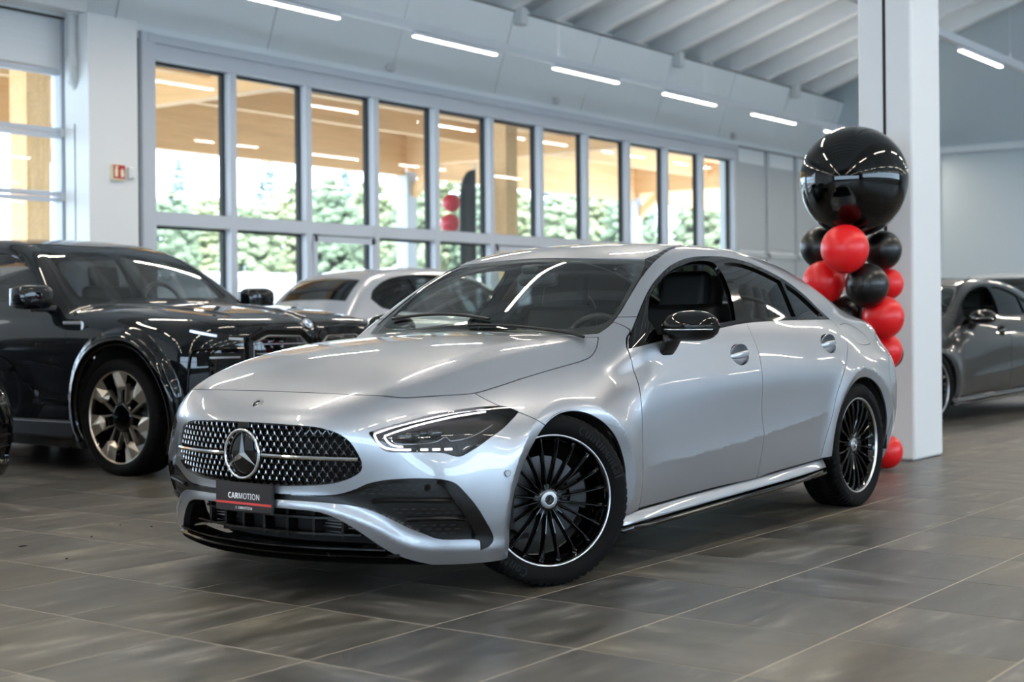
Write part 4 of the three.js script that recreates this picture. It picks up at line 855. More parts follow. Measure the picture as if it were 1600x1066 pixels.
let COUPE = null;
function coupeGeometry() {
  if (COUPE) return COUPE;
  const o = coupePanels(), F = o.F, G = { F };
  const pan = (k, d = .012) => { const s = o[k].flange(d); G[k] = s.geometry(); G[k + 'R'] = s.mirror().geometry(); };
  for (const k of ['fender', 'doorFront', 'doorRear', 'sideFrame', 'chargeFlap', 'moulding', 'windowTrim', 'tailLamp']) pan(k, k === 'windowTrim' ? .02 : .012);
  for (const k of ['hood', 'bumper', 'roof', 'boot', 'rearBumper']) G[k] = o[k].flange(k === 'bumper' ? .03 : .012).both().geometry();
  G.windscreen = o.windscreen.offset(-.002).both().geometry();
  G.rearGlass = o.rearGlass.offset(-.002).both().geometry();
  for (const k of ['rearWindow', 'quarterWindow']) { G[k] = o[k].offset(-.012).geometry(); G[k + 'R'] = o[k].offset(-.012).mirror().geometry(); }
  const fw = o.frontWindow.offset(-.012); G.frontWindowR = fw.mirror().geometry();
  G.inner = o.inner.offset(-.022).both().geometry();
  G.upper = o.upper.offset(-.028).both().geometry();
  // dark border printed on the windscreen, just inside the pane
  const edge = polyField(smoothLine([[.45, -.1], [.45, .1], [.475, .3], [.53, .50], [.60, .625], [.66, .652], [.738, .641], [.856, .615], [.944, .592], [1.02, .555], [1.045, .52], [1.028, .42], [.998, .25], [.988, .1], [.988, -.1]], true, 6, [0, 14]));
  G.windscreenBorder = o.windscreen.cut((p) => -edge(p[0], p[2])).offset(-.006).both().geometry();
  // front openings
  G.lampLens = o.lamp.geometry(); G.lampLensR = o.lamp.mirror().geometry();
  const hous = o.lamp.offset(-.045).join(o.lamp.rim(.046)); G.lampHousing = hous.geometry(); G.lampHousingR = hous.mirror().geometry();
  const inner = polyField(smoothLine([[-.1, .39], [.35, .3895], [.43, .393], [.5, .412], [.56, .431], [.62, .441], [.72, .446], [.79, .441], [.825, .415], [.865, .360], [.901, .306], [.936, .250], [.93, .225], [.816, .22], [.6, .25], [.3, .33], [-.1, .36]], true, 6, [0, 16, 12]));
  const uv = (p) => [F.plan(p[0], Math.abs(p[2]))[1], p[1]];
  const blade = o.insert.cut((p) => -inner(...uv(p))), deep = o.insert.cut((p) => inner(...uv(p)));
  G.insertBlade = blade.flange(.03).both().geometry();
  G.insertPanel = deep.offset(-.024).join(deep.rim(.026)).both().geometry();
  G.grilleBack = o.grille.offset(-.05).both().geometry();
  G.grilleFrame = o.grille.rim(.05).both().geometry();
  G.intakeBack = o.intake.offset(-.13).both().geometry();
  G.intakeFrame = o.intake.rim(.06).both().geometry();
  // grille lattice: black webs and bright three-armed studs
  const studs = [], webs = [], inG = polyField(smoothLine([[-.52, .512], [-.505, .55], [-.475, .59], [-.434, .615], [-.39, .628], [-.333, .637], [-.17, .644], [0, .646], [.17, .644], [.333, .637], [.39, .628], [.434, .615], [.475, .59], [.505, .55], [.52, .512], [.51, .484], [.475, .464], [.418, .446], [.361, .437], [.259, .43], [.175, .427], [0, .426], [-.175, .427], [-.259, .43], [-.361, .437], [-.418, .446], [-.475, .464], [-.51, .484]], true, 3));
  const du = .0345, dy = .0212;
  for (let j = 0; j < 12; j++) for (let i = -17; i <= 17; i++) {
    const u = i * du + (j % 2 ? du / 2 : 0), y = .422 + j * dy, at = (a, b) => { const q = onSkin(F, a, b, -.016); return q; };
    const q = at(u, y);
    if (inG(u, y) < .004 && Math.hypot(u, y - .533) > .088 && Math.abs(y - .532 + Math.abs(u) * .012) > .007) {
      const c = q.p, n = q.n, t = [-n[2], 0, n[0]], P = (a, b, d) => [c[0] + t[0] * a + n[0] * d, c[1] + b, c[2] + t[2] * a + n[2] * d];
      for (let k = 0; k < 3; k++) { const a = Math.PI / 2 + k * 2 * Math.PI / 3, A = .0125, w = .0028; for (const s of [-1, 1]) { const b = a + s * Math.PI / 3; studs.push(...P(A * Math.cos(a), A * Math.sin(a), .002), ...P(w * Math.cos(b), w * Math.sin(b), .001), ...P(0, 0, .006)); } }
    }
    for (const s of [-1, 1]) {
      const u2 = u + s * du / 2, y2 = y + dy;
      if (inG((u + u2) / 2, (y + y2) / 2) > .012 || j > 10) continue;
      const a = q.p, b = at(u2, y2).p, n = q.n, d = [b[0] - a[0], b[1] - a[1], b[2] - a[2]], c = [d[1] * n[2] - d[2] * n[1], d[2] * n[0] - d[0] * n[2], d[0] * n[1] - d[1] * n[0]], l = Math.hypot(...c), w = .0016 / l;
      const Q = (p, k, m) => [p[0] + c[0] * w * k - n[0] * m, p[1] + c[1] * w * k, p[2] + c[2] * w * k - n[2] * m];
      const f0 = Q(a, -1, 0), f1 = Q(a, 1, 0), f2 = Q(b, 1, 0), f3 = Q(b, -1, 0), g0 = Q(a, -1, .012), g1 = Q(a, 1, .012), g2 = Q(b, 1, .012), g3 = Q(b, -1, .012);
      for (const t of [[f0, f1, f2], [f0, f2, f3], [f0, f3, g3], [f0, g3, g0], [f1, g1, g2], [f1, g2, f2]]) webs.push(...t[0], ...t[1], ...t[2]);
    }
  }
  const soup = (a) => { const g = new THREE.BufferGeometry(); g.setAttribute('position', new THREE.Float32BufferAttribute(a, 3)); g.computeVertexNormals(); return g; };
  G.studs = soup(studs); G.webs = soup(webs);
  return COUPE = G;
}
const both = (f) => [1, -1].map(f);
function buildCoupe(name, label, at, turn, col, o = {}) {
  const G = coupeGeometry(), F = G.F, c = thing(name, label, 'car', at, turn);
  part(c, 'hood', G.hood, col); part(c, 'front_bumper', G.bumper, col); part(c, 'roof', G.roof, col); part(c, 'boot_lid', G.boot, col); part(c, 'rear_bumper', G.rearBumper, col);
  const side = (k, n, m, lab) => [part(c, n, G[k], m, lab), part(c, n, G[k + 'R'], m, lab)];
  side('chargeFlap', 'charge_flap', col); side('fender', 'fender', col);
  for (const [x0, z0, x1, z1] of [[.50, .10, .60, -.56], [.49, .62, .455, .02]]) part(c, 'wiper', (() => { const pts = []; for (let i = 0; i <= 10; i++) { const x = lerp(x0, x1, i / 10), z = lerp(z0, z1, i / 10); let y = 1.2; while (F(x, y, z) > 0) y -= .001; pts.push([x, y + .012, z]); } return tube(pts, .007, 20, 6); })(), M.satin); side('sideFrame', 'side_panel', col); side('moulding', 'roof_moulding', M.piano); side('windowTrim', 'window_trim', M.piano, 'gloss black window surround'); side('tailLamp', 'tail_lamp', M.redLens);
  const df = side('doorFront', 'front_door', col), dr = side('doorRear', 'rear_door', col);
  part(c, 'windscreen', G.windscreen, M.glass); part(c, 'windscreen_border', G.windscreenBorder, M.satin); part(c, 'rear_window', G.rearGlass, M.tint);
  for (const [i, q] of ['', 'R'].entries()) { part(dr[i], 'window_glass', G['rearWindow' + q], M.tint); part(c, 'quarter_glass', G['quarterWindow' + q], M.tint); }
  part(df[1], 'window_glass', G.frontWindowR, M.glass);
  if (o.glassUp) part(df[0], 'window_glass', G.frontWindowR.clone().scale(1, 1, -1), M.glass);
  part(c, 'inner_shell', G.inner, M.dark); part(c, 'headlining', G.upper, M.cloth);
  // wheel housings
  for (const [x, y] of [[.015, .30], [2.75, .326]]) for (const s of [1, -1]) {
    const arc = []; for (let i = 0; i <= 24; i++) { const a = Math.PI * (1.04 - 1.08 * i / 24); arc.push([x + .376 * Math.cos(a), y + .376 * Math.sin(a)]); }
    part(c, 'wheel_housing', loft([.50, .70, .875].map((z) => arc.map(([a, b]) => [a, b, z * s])), false, false), M.dark);
  }
  part(c, 'underbody', box(3.3, .02, 1.5, 1.3, .19, 0), M.dark);
  // doors: handles in their shells
  for (const [dd, u, y] of [[df, 2.857, .852], [dr, 3.846, .882]]) both((s, i) => {
    const q = onSkin(F, u, y, 0, s), h = new THREE.Group();
    const cup = part(dd[i], 'handle_cup', new THREE.SphereGeometry(1, 32, 10, 0, 2 * Math.PI, 0, Math.PI / 2).rotateX(-Math.PI / 2).scale(.084, .050, .032), col); cup.position.set(q.p[0], q.p[1], q.p[2]); cup.scale.z = s; cup.rotation.x = s * .12;
    const hd = part(dd[i], 'door_handle', merge([loft(Array.from({ length: 13 }, (_, k) => { const t = k / 12 * 2 - 1, w = .017 * Math.sqrt(1 - .75 * t * t); return roundProfile(.010, 2 * w, 10).map(([a, b]) => [t * .09, b + t * .008, a + .020 * (1 - t * t)]); })), box(.07, .005, .002, 0, -.002, .0262)]), col); hd.position.set(q.p[0], q.p[1], q.p[2] - s * .002); hd.scale.z = s;
    void h;
  });
  // sills
  both((s) => {
    const yb = curve([[1.83, .226], [2.0, .233], [2.25, .243], [2.625, .256], [3.136, .271], [3.509, .287], [3.77, .298]]), y0 = curve([[1.83, .152], [2.0, .155], [2.5, .168], [3.16, .19], [3.55, .205], [3.77, .222]]);
    const us = Array.from({ length: 25 }, (_, i) => 1.835 + 1.925 * i / 24);
    const ring = (u, pts) => { const [px, ps] = F.plan.point(u), [nx, ns] = F.plan.normal(u); return pts(yb(u), y0(u)).map(([d, y]) => [px + nx * d, y, (ps + ns * d) * s]); };
    part(c, 'side_skirt', loft(us.map((u) => ring(u, (a, b) => [[-.10, a - .006], [-.048, a - .006], [-.042, a - .010], [-.036, a - .022], [-.028, lerp(a, b, .5)], [-.024, lerp(a, b, .62)], [-.030, lerp(a, b, .68)], [-.10, lerp(a, b, .72)]]))), col);
    part(c, 'skirt_blade', loft(us.map((u, i) => { const f = clamp(Math.min((i - 1) / 3, (23 - i) / 3), 0, 1); return ring(u, (a, b) => [[-.09, lerp(b, a, .25)], [-.03, lerp(b, a, .25)], [lerp(-.026, -.016, f), lerp(b, a, .24)], [lerp(-.022, -.002, f), b + .016], [lerp(-.022, -.002, f), b + .004], [-.02, b - .004], [-.09, b]]); })), M.piano);
  });
  // grille and emblem
  const gr = new THREE.Group(); gr.name = 'grille'; c.add(gr);
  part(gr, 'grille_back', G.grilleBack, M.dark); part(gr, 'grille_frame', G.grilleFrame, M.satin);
  const wb = part(gr, 'lattice', G.webs, M.piano); wb.userData.kind = 'stuff';
  const st = part(gr, 'lattice_studs', G.studs, M.stud, 'small bright three-armed studs'); st.userData.kind = 'stuff';
  both((s) => part(gr, 'louvre', strip(F, [[.10, .533], [.3, .53], [.505, .5275]], -.008, s, [[-.008, -.008], [.008, -.008], [.006, .006], [0, .010], [-.006, .006]]), M.chrome, 'single chrome louvre'));
  const em = new THREE.Group(); em.name = 'emblem'; em.position.set(-.872, .533, 0); em.rotation.set(0, -Math.PI / 2, 0); em.rotation.order = 'YXZ'; em.rotation.x = -.05; gr.add(em);
  part(gr, 'emblem_dish', new THREE.SphereGeometry(.091, 32, 12, 0, 2 * Math.PI, 0, Math.PI / 2).scale(1, .22, 1).rotateZ(Math.PI / 2).translate(-.868, .533, 0), M.piano);
  part(gr, 'emblem_star', starGeometry(.0905, .0062).rotateY(-Math.PI / 2).translate(-.889, .533, 0), M.chrome, 'chrome three-pointed star in a ring');
  gr.remove(em);
  part(gr, 'camera', rbox(.03, .024, .06, .006, -.868, .641, 0), M.satin);
  const hb = part(c, 'hood_badge', new THREE.CylinderGeometry(.027, .027, .004, 32), M.steel); { const x = -.812; let y = .8; while (F(x, y, 0) > 0) y -= .0005; hb.position.set(x, y, 0); hb.rotation.z = .72; }
  const hs = part(hb, 'badge_star', starGeometry(.018, .0014).rotateX(-Math.PI / 2).rotateY(Math.PI / 2).translate(0, .0025, 0), M.chrome); part(hb, 'badge_field', new THREE.CircleGeometry(.018, 28).rotateX(-Math.PI / 2).translate(0, .0024, 0), M.piano); void hs;
  // lamps
  both((s, i) => {
    const lamp = new THREE.Group(); lamp.name = 'headlamp'; c.add(lamp);
    part(lamp, 'lens', i ? G.lampLensR : G.lampLens, M.clear); part(lamp, 'housing', i ? G.lampHousingR : G.lampHousing, M.satin);
    const drl = o.lampsOff ? M.alu : M.led;
    part(lamp, 'light_bar', strip(F, [[.562, .618], [.64, .643], [.74, .665], [.86, .686], [.97, .695], [1.06, .697]], -.024, s, rectProfile(.0055, .006)), drl, 'thin white light bar');
    part(lamp, 'light_bar', strip(F, [[.60, .610], [.66, .630], [.74, .651], [.86, .673], [.96, .683], [1.03, .687]], -.026, s, rectProfile(.0055, .006)), drl);
    part(lamp, 'light_bar', strip(F, [[.562, .616], [.578, .588], [.605, .568], [.64, .562], [.70, .5605]], -.022, s, rectProfile(.006, .006)), drl);
    part(lamp, 'light_bar', strip(F, [[.60, .607], [.612, .590], [.635, .576], [.67, .571]], -.026, s, rectProfile(.005, .006)), drl);
    part(lamp, 'trim_line', strip(F, [[.625, .618], [.632, .59], [.66, .581], [.76, .583], [.80, .590], [.83, .604], [.85, .590], [.93, .602], [1.04, .64]], -.022, s, rectProfile(.0022, .004), 8), M.chrome);
    for (const [u, y] of [[.69, .605], [.775, .614]]) { const q = onSkin(F, u, y, -.044, s), pr = part(lamp, 'projector', superEllipsoid(.045, .020, .022, .6, .6, 24, 12), M.piano); pr.position.set(...q.p); pr.rotation.y = Math.atan2(-q.n[2], q.n[0]) + Math.PI / 2; const ey = part(lamp, 'projector_lens', new THREE.SphereGeometry(.016, 20, 12).translate(0, 0, .014), M.clear); ey.position.copy(pr.position); ey.rotation.copy(pr.rotation); }
    for (const u of [.735, .78, .825]) part(lamp, 'light_cube', strip(F, [[u, .5605], [u + .028, .5605]], -.022, s, rectProfile(.007, .006), 2), drl);
  });
  // bumper inserts, intake, splitter
  const air = new THREE.Group(); air.name = 'lower_intake'; c.add(air);
  part(c, 'bumper_insert', G.insertPanel, M.satin); part(c, 'insert_blade', G.insertBlade, M.piano);
  both((s) => {
    part(c, 'insert_fin', strip(F, [[.55, .372], [.62, .378], [.75, .379], [.865, .376]], -.016, s, [[-.012, -.014], [.012, -.014], [.006, .006], [0, .009], [-.006, .004]]), M.satin);
    part(c, 'insert_fin', strip(F, [[.68, .306], [.74, .312], [.83, .312], [.90, .309]], -.016, s, [[-.012, -.014], [.012, -.014], [.006, .006], [0, .009], [-.006, .004]]), M.satin);
    const ribs = []; for (const y of [.43, .415, .40, .345, .33, .285, .27, .255]) for (let k = 0; k < 14; k++) { const u = .44 + k * .036 + (Math.round(y * 1000) % 2 ? .018 : 0); if (y > .39 ? u < .50 + (.43 - y) * 0 || u > .80 : u < .6 + (.36 - y) * 1.5 || u > .88) continue; const q = onSkin(F, u, y, -.023, s); ribs.push(new THREE.BoxGeometry(.018, .003, .003).rotateY(Math.atan2(-q.n[0], -q.n[2]) ).translate(...q.p)); }
    const rb = part(c, 'insert_texture', merge(ribs), M.satin); rb.userData.kind = 'stuff';
    for (const [u, y, of, m] of [[.758, .425, -.018, M.piano], [1.058, .466, .0, col]]) { const q = onSkin(F, u, y, of, s), d = part(c, 'parking_sensor', merge([new THREE.CylinderGeometry(.0105, .0105, .010, 24), new THREE.TorusGeometry(.0125, .0016, 8, 24).rotateX(Math.PI / 2).translate(0, .004, 0)]).rotateX(Math.PI / 2), m); d.position.set(...q.p); d.rotation.y = Math.atan2(q.n[0], q.n[2]); }
  });
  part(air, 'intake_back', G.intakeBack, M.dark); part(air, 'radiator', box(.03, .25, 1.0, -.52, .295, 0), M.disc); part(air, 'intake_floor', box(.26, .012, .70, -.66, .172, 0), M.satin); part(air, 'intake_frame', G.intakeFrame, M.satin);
  const across = (y, off, w, n = 25, um = .60) => { const p = []; for (let i = 0; i <= n; i++) p.push(onSkin(F, lerp(-um, um, i / n), y, off)); return p; };
  const bar = (y, off, um, prof) => { const p = across(y, off, 0, 25, um); return sweep(p.map((q) => q.p), prof, (i) => p[i].n); };
  part(air, 'intake_bar', bar(.243, -.05, .50, [[-.006, -.03], [.006, -.03], [.004, .012], [-.004, .012]]), M.piano);
  part(air, 'intake_bar', bar(.298, -.085, .44, [[-.005, -.03], [.005, -.03], [.004, .006], [-.004, .006]]), M.satin);
  for (let k = 0; k < 7; k++) { const z = -.36 + .12 * k; part(air, 'intake_rib', box(.05, .12, .012, -.755 + z * z * .4, .285, z), M.satin); }
  for (let k = 0; k < 8; k++) part(air, 'radiator_slat', box(.004, .004, .78, -.70, .26 + k * .011, 0), M.steel);
  part(c, 'splitter', bar(.172, -.005, .655, [[-.016, -.09], [.012, -.09], [.012, -.01], [.006, .014], [0, .018], [-.010, .008], [-.016, -.01]]), M.piano);
  part(c, 'splitter_edge', bar(.196, .002, .60, [[-.003, -.03], [.003, -.03], [.003, .006], [-.003, .006]]), M.piano);
  // number plate of the dealer
  if (o.plate) {
    const pl = part(c, 'number_plate', rbox(.014, .112, .308, .004, -.888, .371, .012), M.satin, 'dark dealer plate reading CARMOTION'); pl.rotation.z = 0;
    part(pl, 'plate_print', new THREE.PlaneGeometry(.30, .104).rotateY(-Math.PI / 2).translate(-.8958, .371, .012), std(0xffffff, .45, 0, { map: o.plate }));
  }
  // mirrors
  both((s) => {
    const m = new THREE.Group(); m.name = 'door_mirror'; c.add(m); m.position.set(.78, .985, .965 * s); if (s < 0 && o.foldFar) { m.position.set(.98, .985, -.90); m.rotation.y = 1.25; }
    const rings = [], n = 28;
    for (let k = 0; k <= 16; k++) { const t = k / 16, z = lerp(-.13, .145, t) * s, e = Math.sqrt(Math.max(0, 1 - Math.abs(2 * t - 1) ** 2.6)), hx = .075 * e + .004, up = (.066 + .006 * Math.sin(t * 3)) * e + .003, dn = .060 * e + .003; rings.push(Array.from({ length: n }, (_, i) => { const a = 2 * Math.PI * i / n, ca = Math.cos(a), sa = Math.sin(a); return [-Math.sign(ca) * Math.abs(ca) ** .9 * (ca > 0 ? hx * 1.05 : hx * .55) + .01 * t, sa > 0 ? up * sa : -dn * Math.abs(sa) ** .8 + .006, z]; })); }
    const shell = loft(rings, true, true); const up = new Skin(); void up;
    part(m, 'mirror_cap', shell, M.piano, 'gloss black mirror cap');
    part(m, 'mirror_base', loft(rings.slice(2, 15).map((r) => r.filter((_, i) => i > n / 2 - 1 || i === 0).map(([a, b, d]) => [a * 1.012, Math.min(b, -.012) * 1.03, d * 1.01]))), M.satin);
    part(m, 'turn_signal', tube(Array.from({ length: 9 }, (_, i) => { const t = lerp(.18, .95, i / 8), e = Math.sqrt(Math.max(0, 1 - Math.abs(2 * t - 1) ** 2.6)); return [-.0805 * e - .002 + .01 * t, -.008, lerp(-.13, .145, t) * s]; }), .004, 24, 6), M.chrome);
    part(m, 'mirror_arm', loft([[-.012, -.030, -.075 * s, .062, .030], [-.012, -.062, -.080 * s, .058, .030], [-.008, -.092, -.098 * s, .054, .028], [-.004, -.118, -.125 * s, .060, .030]].map(([x, y, z, w, d]) => roundProfile(2 * w, 2 * d, 16).map(([a, b]) => [x + a, y, z + b]))), M.satin);
    part(m, 'mirror_glass', superEllipsoid(.004, .05, .095, .7, .7, 24, 10).translate(.046, 0, .0), M.chrome);
  });
  // wheels
  const steer = o.steer || 0;
  for (const s of [1, -1]) for (const [x, st] of [[0, steer], [2.729, 0]]) {
    const w = coupeWheel(c); const piv = .70, arm = .082;
    w.position.set(x + arm * Math.sin(st) * (st ? s : 0), .331, (piv + arm * Math.cos(st)) * s); w.rotation.order = 'YXZ';
    w.rotation.y = st + (s < 0 ? Math.PI : 0); w.rotation.z = o.spin || .16;
  }
  coupeCabin(c);
  return c;
}
// ---------------------------------------------------------------- cabin: seats, dashboard, steering wheel
function seatOn(c, name, x, z, w = .48) {
  const s = new THREE.Group(); s.name = name; s.position.set(x, 0, z); c.add(s);
  part(s, 'cushion', rbox(.50, .14, w, .05, 0, .43, 0, 4), M.leather);
  const back = part(s, 'backrest', merge([rbox(.11, .66, w * .92, .05, 0, .33, 0, 4), rbox(.10, .46, .07, .03, -.035, .30, w * .42, 3), rbox(.10, .46, .07, .03, -.035, .30, -w * .42, 3)]), M.leather); back.position.set(.22, .46, 0); back.rotation.z = -.30;
  const head = part(s, 'headrest', rbox(.09, .22, .27, .04, 0, 0, 0, 4), M.leather); head.position.set(.44, 1.15, 0); head.rotation.z = -.22;
  return s;
}
function coupeCabin(c) {
  seatOn(c, 'driver_seat', 1.34, .37); seatOn(c, 'passenger_seat', 1.34, -.37); seatOn(c, 'rear_seat', 2.15, 0, 1.2);
  part(c, 'dashboard', loft([[.46, .90, .03], [.56, .945, .05], [.75, .945, .10], [.92, .90, .16], [.96, .80, .22], [.93, .6, .25]].map(([x, y, d]) => Array.from({ length: 13 }, (_, i) => { const z = -.70 + 1.4 * i / 12; return [x + .02 - .06 * (1 - (z / .7) ** 2), y, z]; })), false, false), M.cloth);
  part(c, 'cabin_floor', box(2.4, .03, 1.4, 1.5, .30, 0), M.dark);
  part(c, 'centre_console', rbox(.8, .28, .24, .04, 1.2, .48, 0), M.satin);
  const sw = part(c, 'steering_wheel', merge([new THREE.TorusGeometry(.182, .016, 12, 48), box(.30, .035, .02, 0, -.01, 0), box(.03, .15, .02, 0, -.09, 0), new THREE.SphereGeometry(.06, 20, 12).scale(1, .8, .4)]).rotateY(-Math.PI / 2), M.satin); sw.position.set(.93, .87, .37); sw.rotation.z = -.38;
  part(sw, 'wheel_badge', rbox(.006, .02, .10, .002, -.03, .0, 0), M.alu);
  const rv = part(c, 'rear_view_mirror', superEllipsoid(.02, .035, .115, .5, .5, 24, 10), M.satin); rv.position.set(1.02, 1.215, .0); part(rv, 'mirror_foot', rbox(.08, .05, .10, .02, -.04, .045, 0), M.satin);
  part(c, 'parcel_shelf', box(.7, .02, 1.2, 2.75, .98, 0), M.dark);
}
// ---------------------------------------------------------------- sport utility cars
function suvWheel(parent, r, w, face, metal) {
  const g = new THREE.Group(); g.name = 'wheel'; parent.add(g); const k = r / .39, rim = .308 * k;
  part(g, 'tyre', tyreGeometry(r, w, rim, 90), M.rubber);
  part(g, 'rim_barrel', latheZ([[rim, -w * .42], [rim - .02, -w * .3], [rim - .03, 0], [rim - .02, w * .32], [rim, w * .41]]), M.piano);
  part(g, 'rim_edge', latheZ([[rim - .006, w * .39], [rim - .002, w * .435], [rim + .004, w * .43], [rim + .006, w * .39]]), metal);
  const z = w * .40;
  for (let i = 0; i < 7; i++) {
    const tw = Math.PI / 2 + i * 2 * Math.PI / 7, s = g, turned = (m) => { m.rotation.z = tw; };
    const a = .275, P = (rr, an, zz) => [rr * k * Math.cos(an), rr * k * Math.sin(an), zz];
    turned(part(s, 'spoke_plate', loft([[P(.303, -a * .95, z - .004), P(.307, 0, z + .004), P(.303, a * .95, z - .004)], [P(.215, -a * .9, z - .010), P(.205, 0, z + .012), P(.215, a * .9, z - .010)], [P(.195, -a * .55, z - .03), P(.178, 0, z - .02), P(.195, a * .55, z - .03)]], false, false, false), metal));
    for (const q of [-1, 1]) turned(part(s, 'spoke_leg', loft([[.100, .36, .004], [.16, .24, .006], [.228, .20, .009]].map(([rr, an, hw]) => [P(rr, q * an - hw / rr, z - .02), P(rr, q * an + hw / rr, z - .02), P(rr, q * an + hw / rr, z - .05), P(rr, q * an - hw / rr, z - .05)]), true, true, false), metal));
    turned(part(s, 'spoke_back', loft([[.08, .30], [.21, .17]].map(([rr, an]) => [P(rr, -an, z - .035), P(rr, an, z - .035), P(rr, an, z - .06), P(rr, -an, z - .06)]), true, true, false), M.piano));
  }
  part(g, 'hub', latheZ([[0, z - .006], [.075 * k, z - .008], [.098 * k, z - .02], [.11 * k, z - .06], [.11 * k, 0]], 40), M.piano);
  part(g, 'brake_disc', latheZ([[.08, -.02], [.20 * k, -.02], [.20 * k, .0], [.08, .0], [.08, -.02]], 48), M.steel);
  void face; return g;
}
function buildSuv(name, label, at, turn, spec, col, o = {}) {
  const F = suvShape(spec), c = thing(name, label, 'car', at, turn), X1 = spec.plan[spec.plan.length - 1][0];
  let rest = skinOf(F, [-.95, .16, 0], [X1 + .08, 1.8, 1.08], o.cell || .022), q;
  const g = .002, split = (f, gap = g) => { const a = rest.cut((p) => f(p) + gap); rest = rest.cut((p) => gap - f(p)); return a; };
  const xz = (pts, cor, low) => { const f = polyField(smoothLine(pts, true, 6, cor)); return (p) => p[1] < low ? 1 : f(p[0], p[2]); };
  const xy = (pts, cor, least) => { const f = polyField(smoothLine(pts, true, 6, cor)); return (p) => p[2] < least ? 1 : f(p[0], p[1]); };
  for (const [cx, cy, r] of spec.arches) rest = rest.cut((p) => p[2] > .5 ? r - Math.hypot(p[0] - cx, p[1] - cy) : -1);
  const L = o.lines;
  const ws = split(xz(L.ws, L.wsCorners, spec.beltY - .05), .001), win = split(xy(L.dlo, L.dloCorners, .3), .001);
  const hood = split(xz(L.hood, L.hoodCorners, .7)), tail = split(xz(L.rear, L.rearCorners, spec.beltY - .02), .001);
  const door = (a, b) => xy([[a, .36], [a, spec.beltY], [a + .12, 1.6], [b + .1, 1.6], [b, spec.beltY], [b - .03, .36]], [0, 5], .3);
  const d1 = split(door(...L.doors[0])), d2 = split(door(...L.doors[1]));
  const glass = []; let trim = win;
  for (const w of L.windows) { const f = xy(w, [0, w.length - 1, ...(L.winCorners || [])], .3); glass.push(trim.cut((p) => f(p))); trim = trim.cut((p) => -f(p)); }
  const pair = (s, n, m, lab) => [part(c, n, s.geometry(), m, lab), part(c, n, s.mirror().geometry(), m, lab)];
  part(c, 'body_shell', rest.flange(.012).both().geometry(), col); part(c, 'hood', hood.flange(.012).both().geometry(), col);
  part(c, 'windscreen', ws.offset(-.003).both().geometry(), M.glass); part(c, 'rear_window', tail.offset(-.003).both().geometry(), M.tint);
  pair(d1.flange(.012), 'front_door', col); pair(d2.flange(.012), 'rear_door', col);
  pair(trim.flange(.015), 'window_trim', o.trim || M.piano);
  glass.forEach((s) => pair(s.offset(-.01), 'side_window', M.tint));
  part(c, 'inner_shell', rest.join(d1).join(d2).join(hood).cut((p) => p[1] - spec.beltY).offset(-.025).both().geometry(), M.dark);
  part(c, 'headlining', rest.join(trim).cut((p) => spec.beltY - p[1]).offset(-.03).both().geometry(), M.cloth);
  for (const [x, y, r] of spec.arches) for (const s of [1, -1]) {
    const arc = (k) => Array.from({ length: 25 }, (_, i) => { const a = Math.PI * (1.14 - 1.28 * i / 24); return [x + k * Math.cos(a), y + k * Math.sin(a)]; });
    part(c, 'wheel_housing', loft([.55, .8, .93].map((z) => arc(r + .008).map(([a, b]) => [a, b, z * s * (o.halfWidth || 1)])), false, false), M.dark);
    if (o.arch) { const at2 = (a, b) => { let z = 1.08; while (z > .6 && F(a, b, z) > 0) z -= .002; return z; }; part(c, 'arch_trim', loft([[r - .004, -.01], [r - .002, .016], [r + .02, .026], [r + .055, .022], [r + .068, .002]].map(([k, d]) => arc(k).map(([a, b]) => [a, b, (at2(...[x + (a - x) * (r + .06) / k, y + (b - y) * (r + .06) / k]) + d) * s])), false, false), o.arch); }
  }
  part(c, 'underbody', box(X1 - .2, .04, 1.5, X1 / 2 - .4, .26, 0), M.dark);
  const sill = [[1, 1], [1, -1]].map(([, s]) => part(c, 'side_skirt', rbox(spec.arches[1][0] - spec.arches[0][0] - .95, .12, .12, .02, (spec.arches[1][0] + spec.arches[0][0]) / 2, .29, s * .90 * (o.halfWidth || 1)), M.satin)); void sill;
  for (const s of [1, -1]) for (const [x, , r] of spec.arches) { const w = o.wheel(c); w.position.set(x < .5 ? 0 : x, o.wheelR, s * o.track); w.rotation.y = s < 0 ? Math.PI : 0; void r; if (x < .5 && o.steer) w.rotation.y += o.steer; }
  for (const s of [1, -1]) {
    const m = new THREE.Group(); m.name = 'door_mirror'; m.position.set(L.mirror[0], L.mirror[1], L.mirror[2] * s); c.add(m);
    part(m, 'mirror_cap', superEllipsoid(.10, .085, .14, .55, .6, 28, 16), col); part(m, 'mirror_base', rbox(.10, .04, .18, .015, 0, -.08, -.10 * s), M.satin); part(m, 'mirror_glass', rbox(.006, .12, .22, .003, .098, 0, 0), M.chrome);
    for (const hx of L.handles) { let z = 1.08; while (F(hx, L.handleY, z) > 0) z -= .002; part(c, 'door_handle', rbox(.2, .026, .03, .012, hx, L.handleY, (z + .008) * s, 2), col); }
  }
  for (const z of [.4, -.4]) { const st = seatOn(c, 'front_seat', o.seatX || 1.45, z, .5); st.position.y = .22; }
  part(c, 'dashboard', rbox(.5, .3, 1.5, .08, .95, spec.beltY - .1, 0), M.cloth);
  const sw = part(c, 'steering_wheel', merge([new THREE.TorusGeometry(.185, .016, 10, 40), box(.3, .04, .02), new THREE.SphereGeometry(.06, 16, 10).scale(1, 1, .4)]).rotateY(-Math.PI / 2), M.satin); sw.position.set(1.15, spec.beltY + .05, .4); sw.rotation.z = -.4;
  c.userData.F = undefined; delete c.userData.F;
  return { c, F };
}
const champagne = std(new THREE.Color().setRGB(.70, .63, .53), .38, 1);
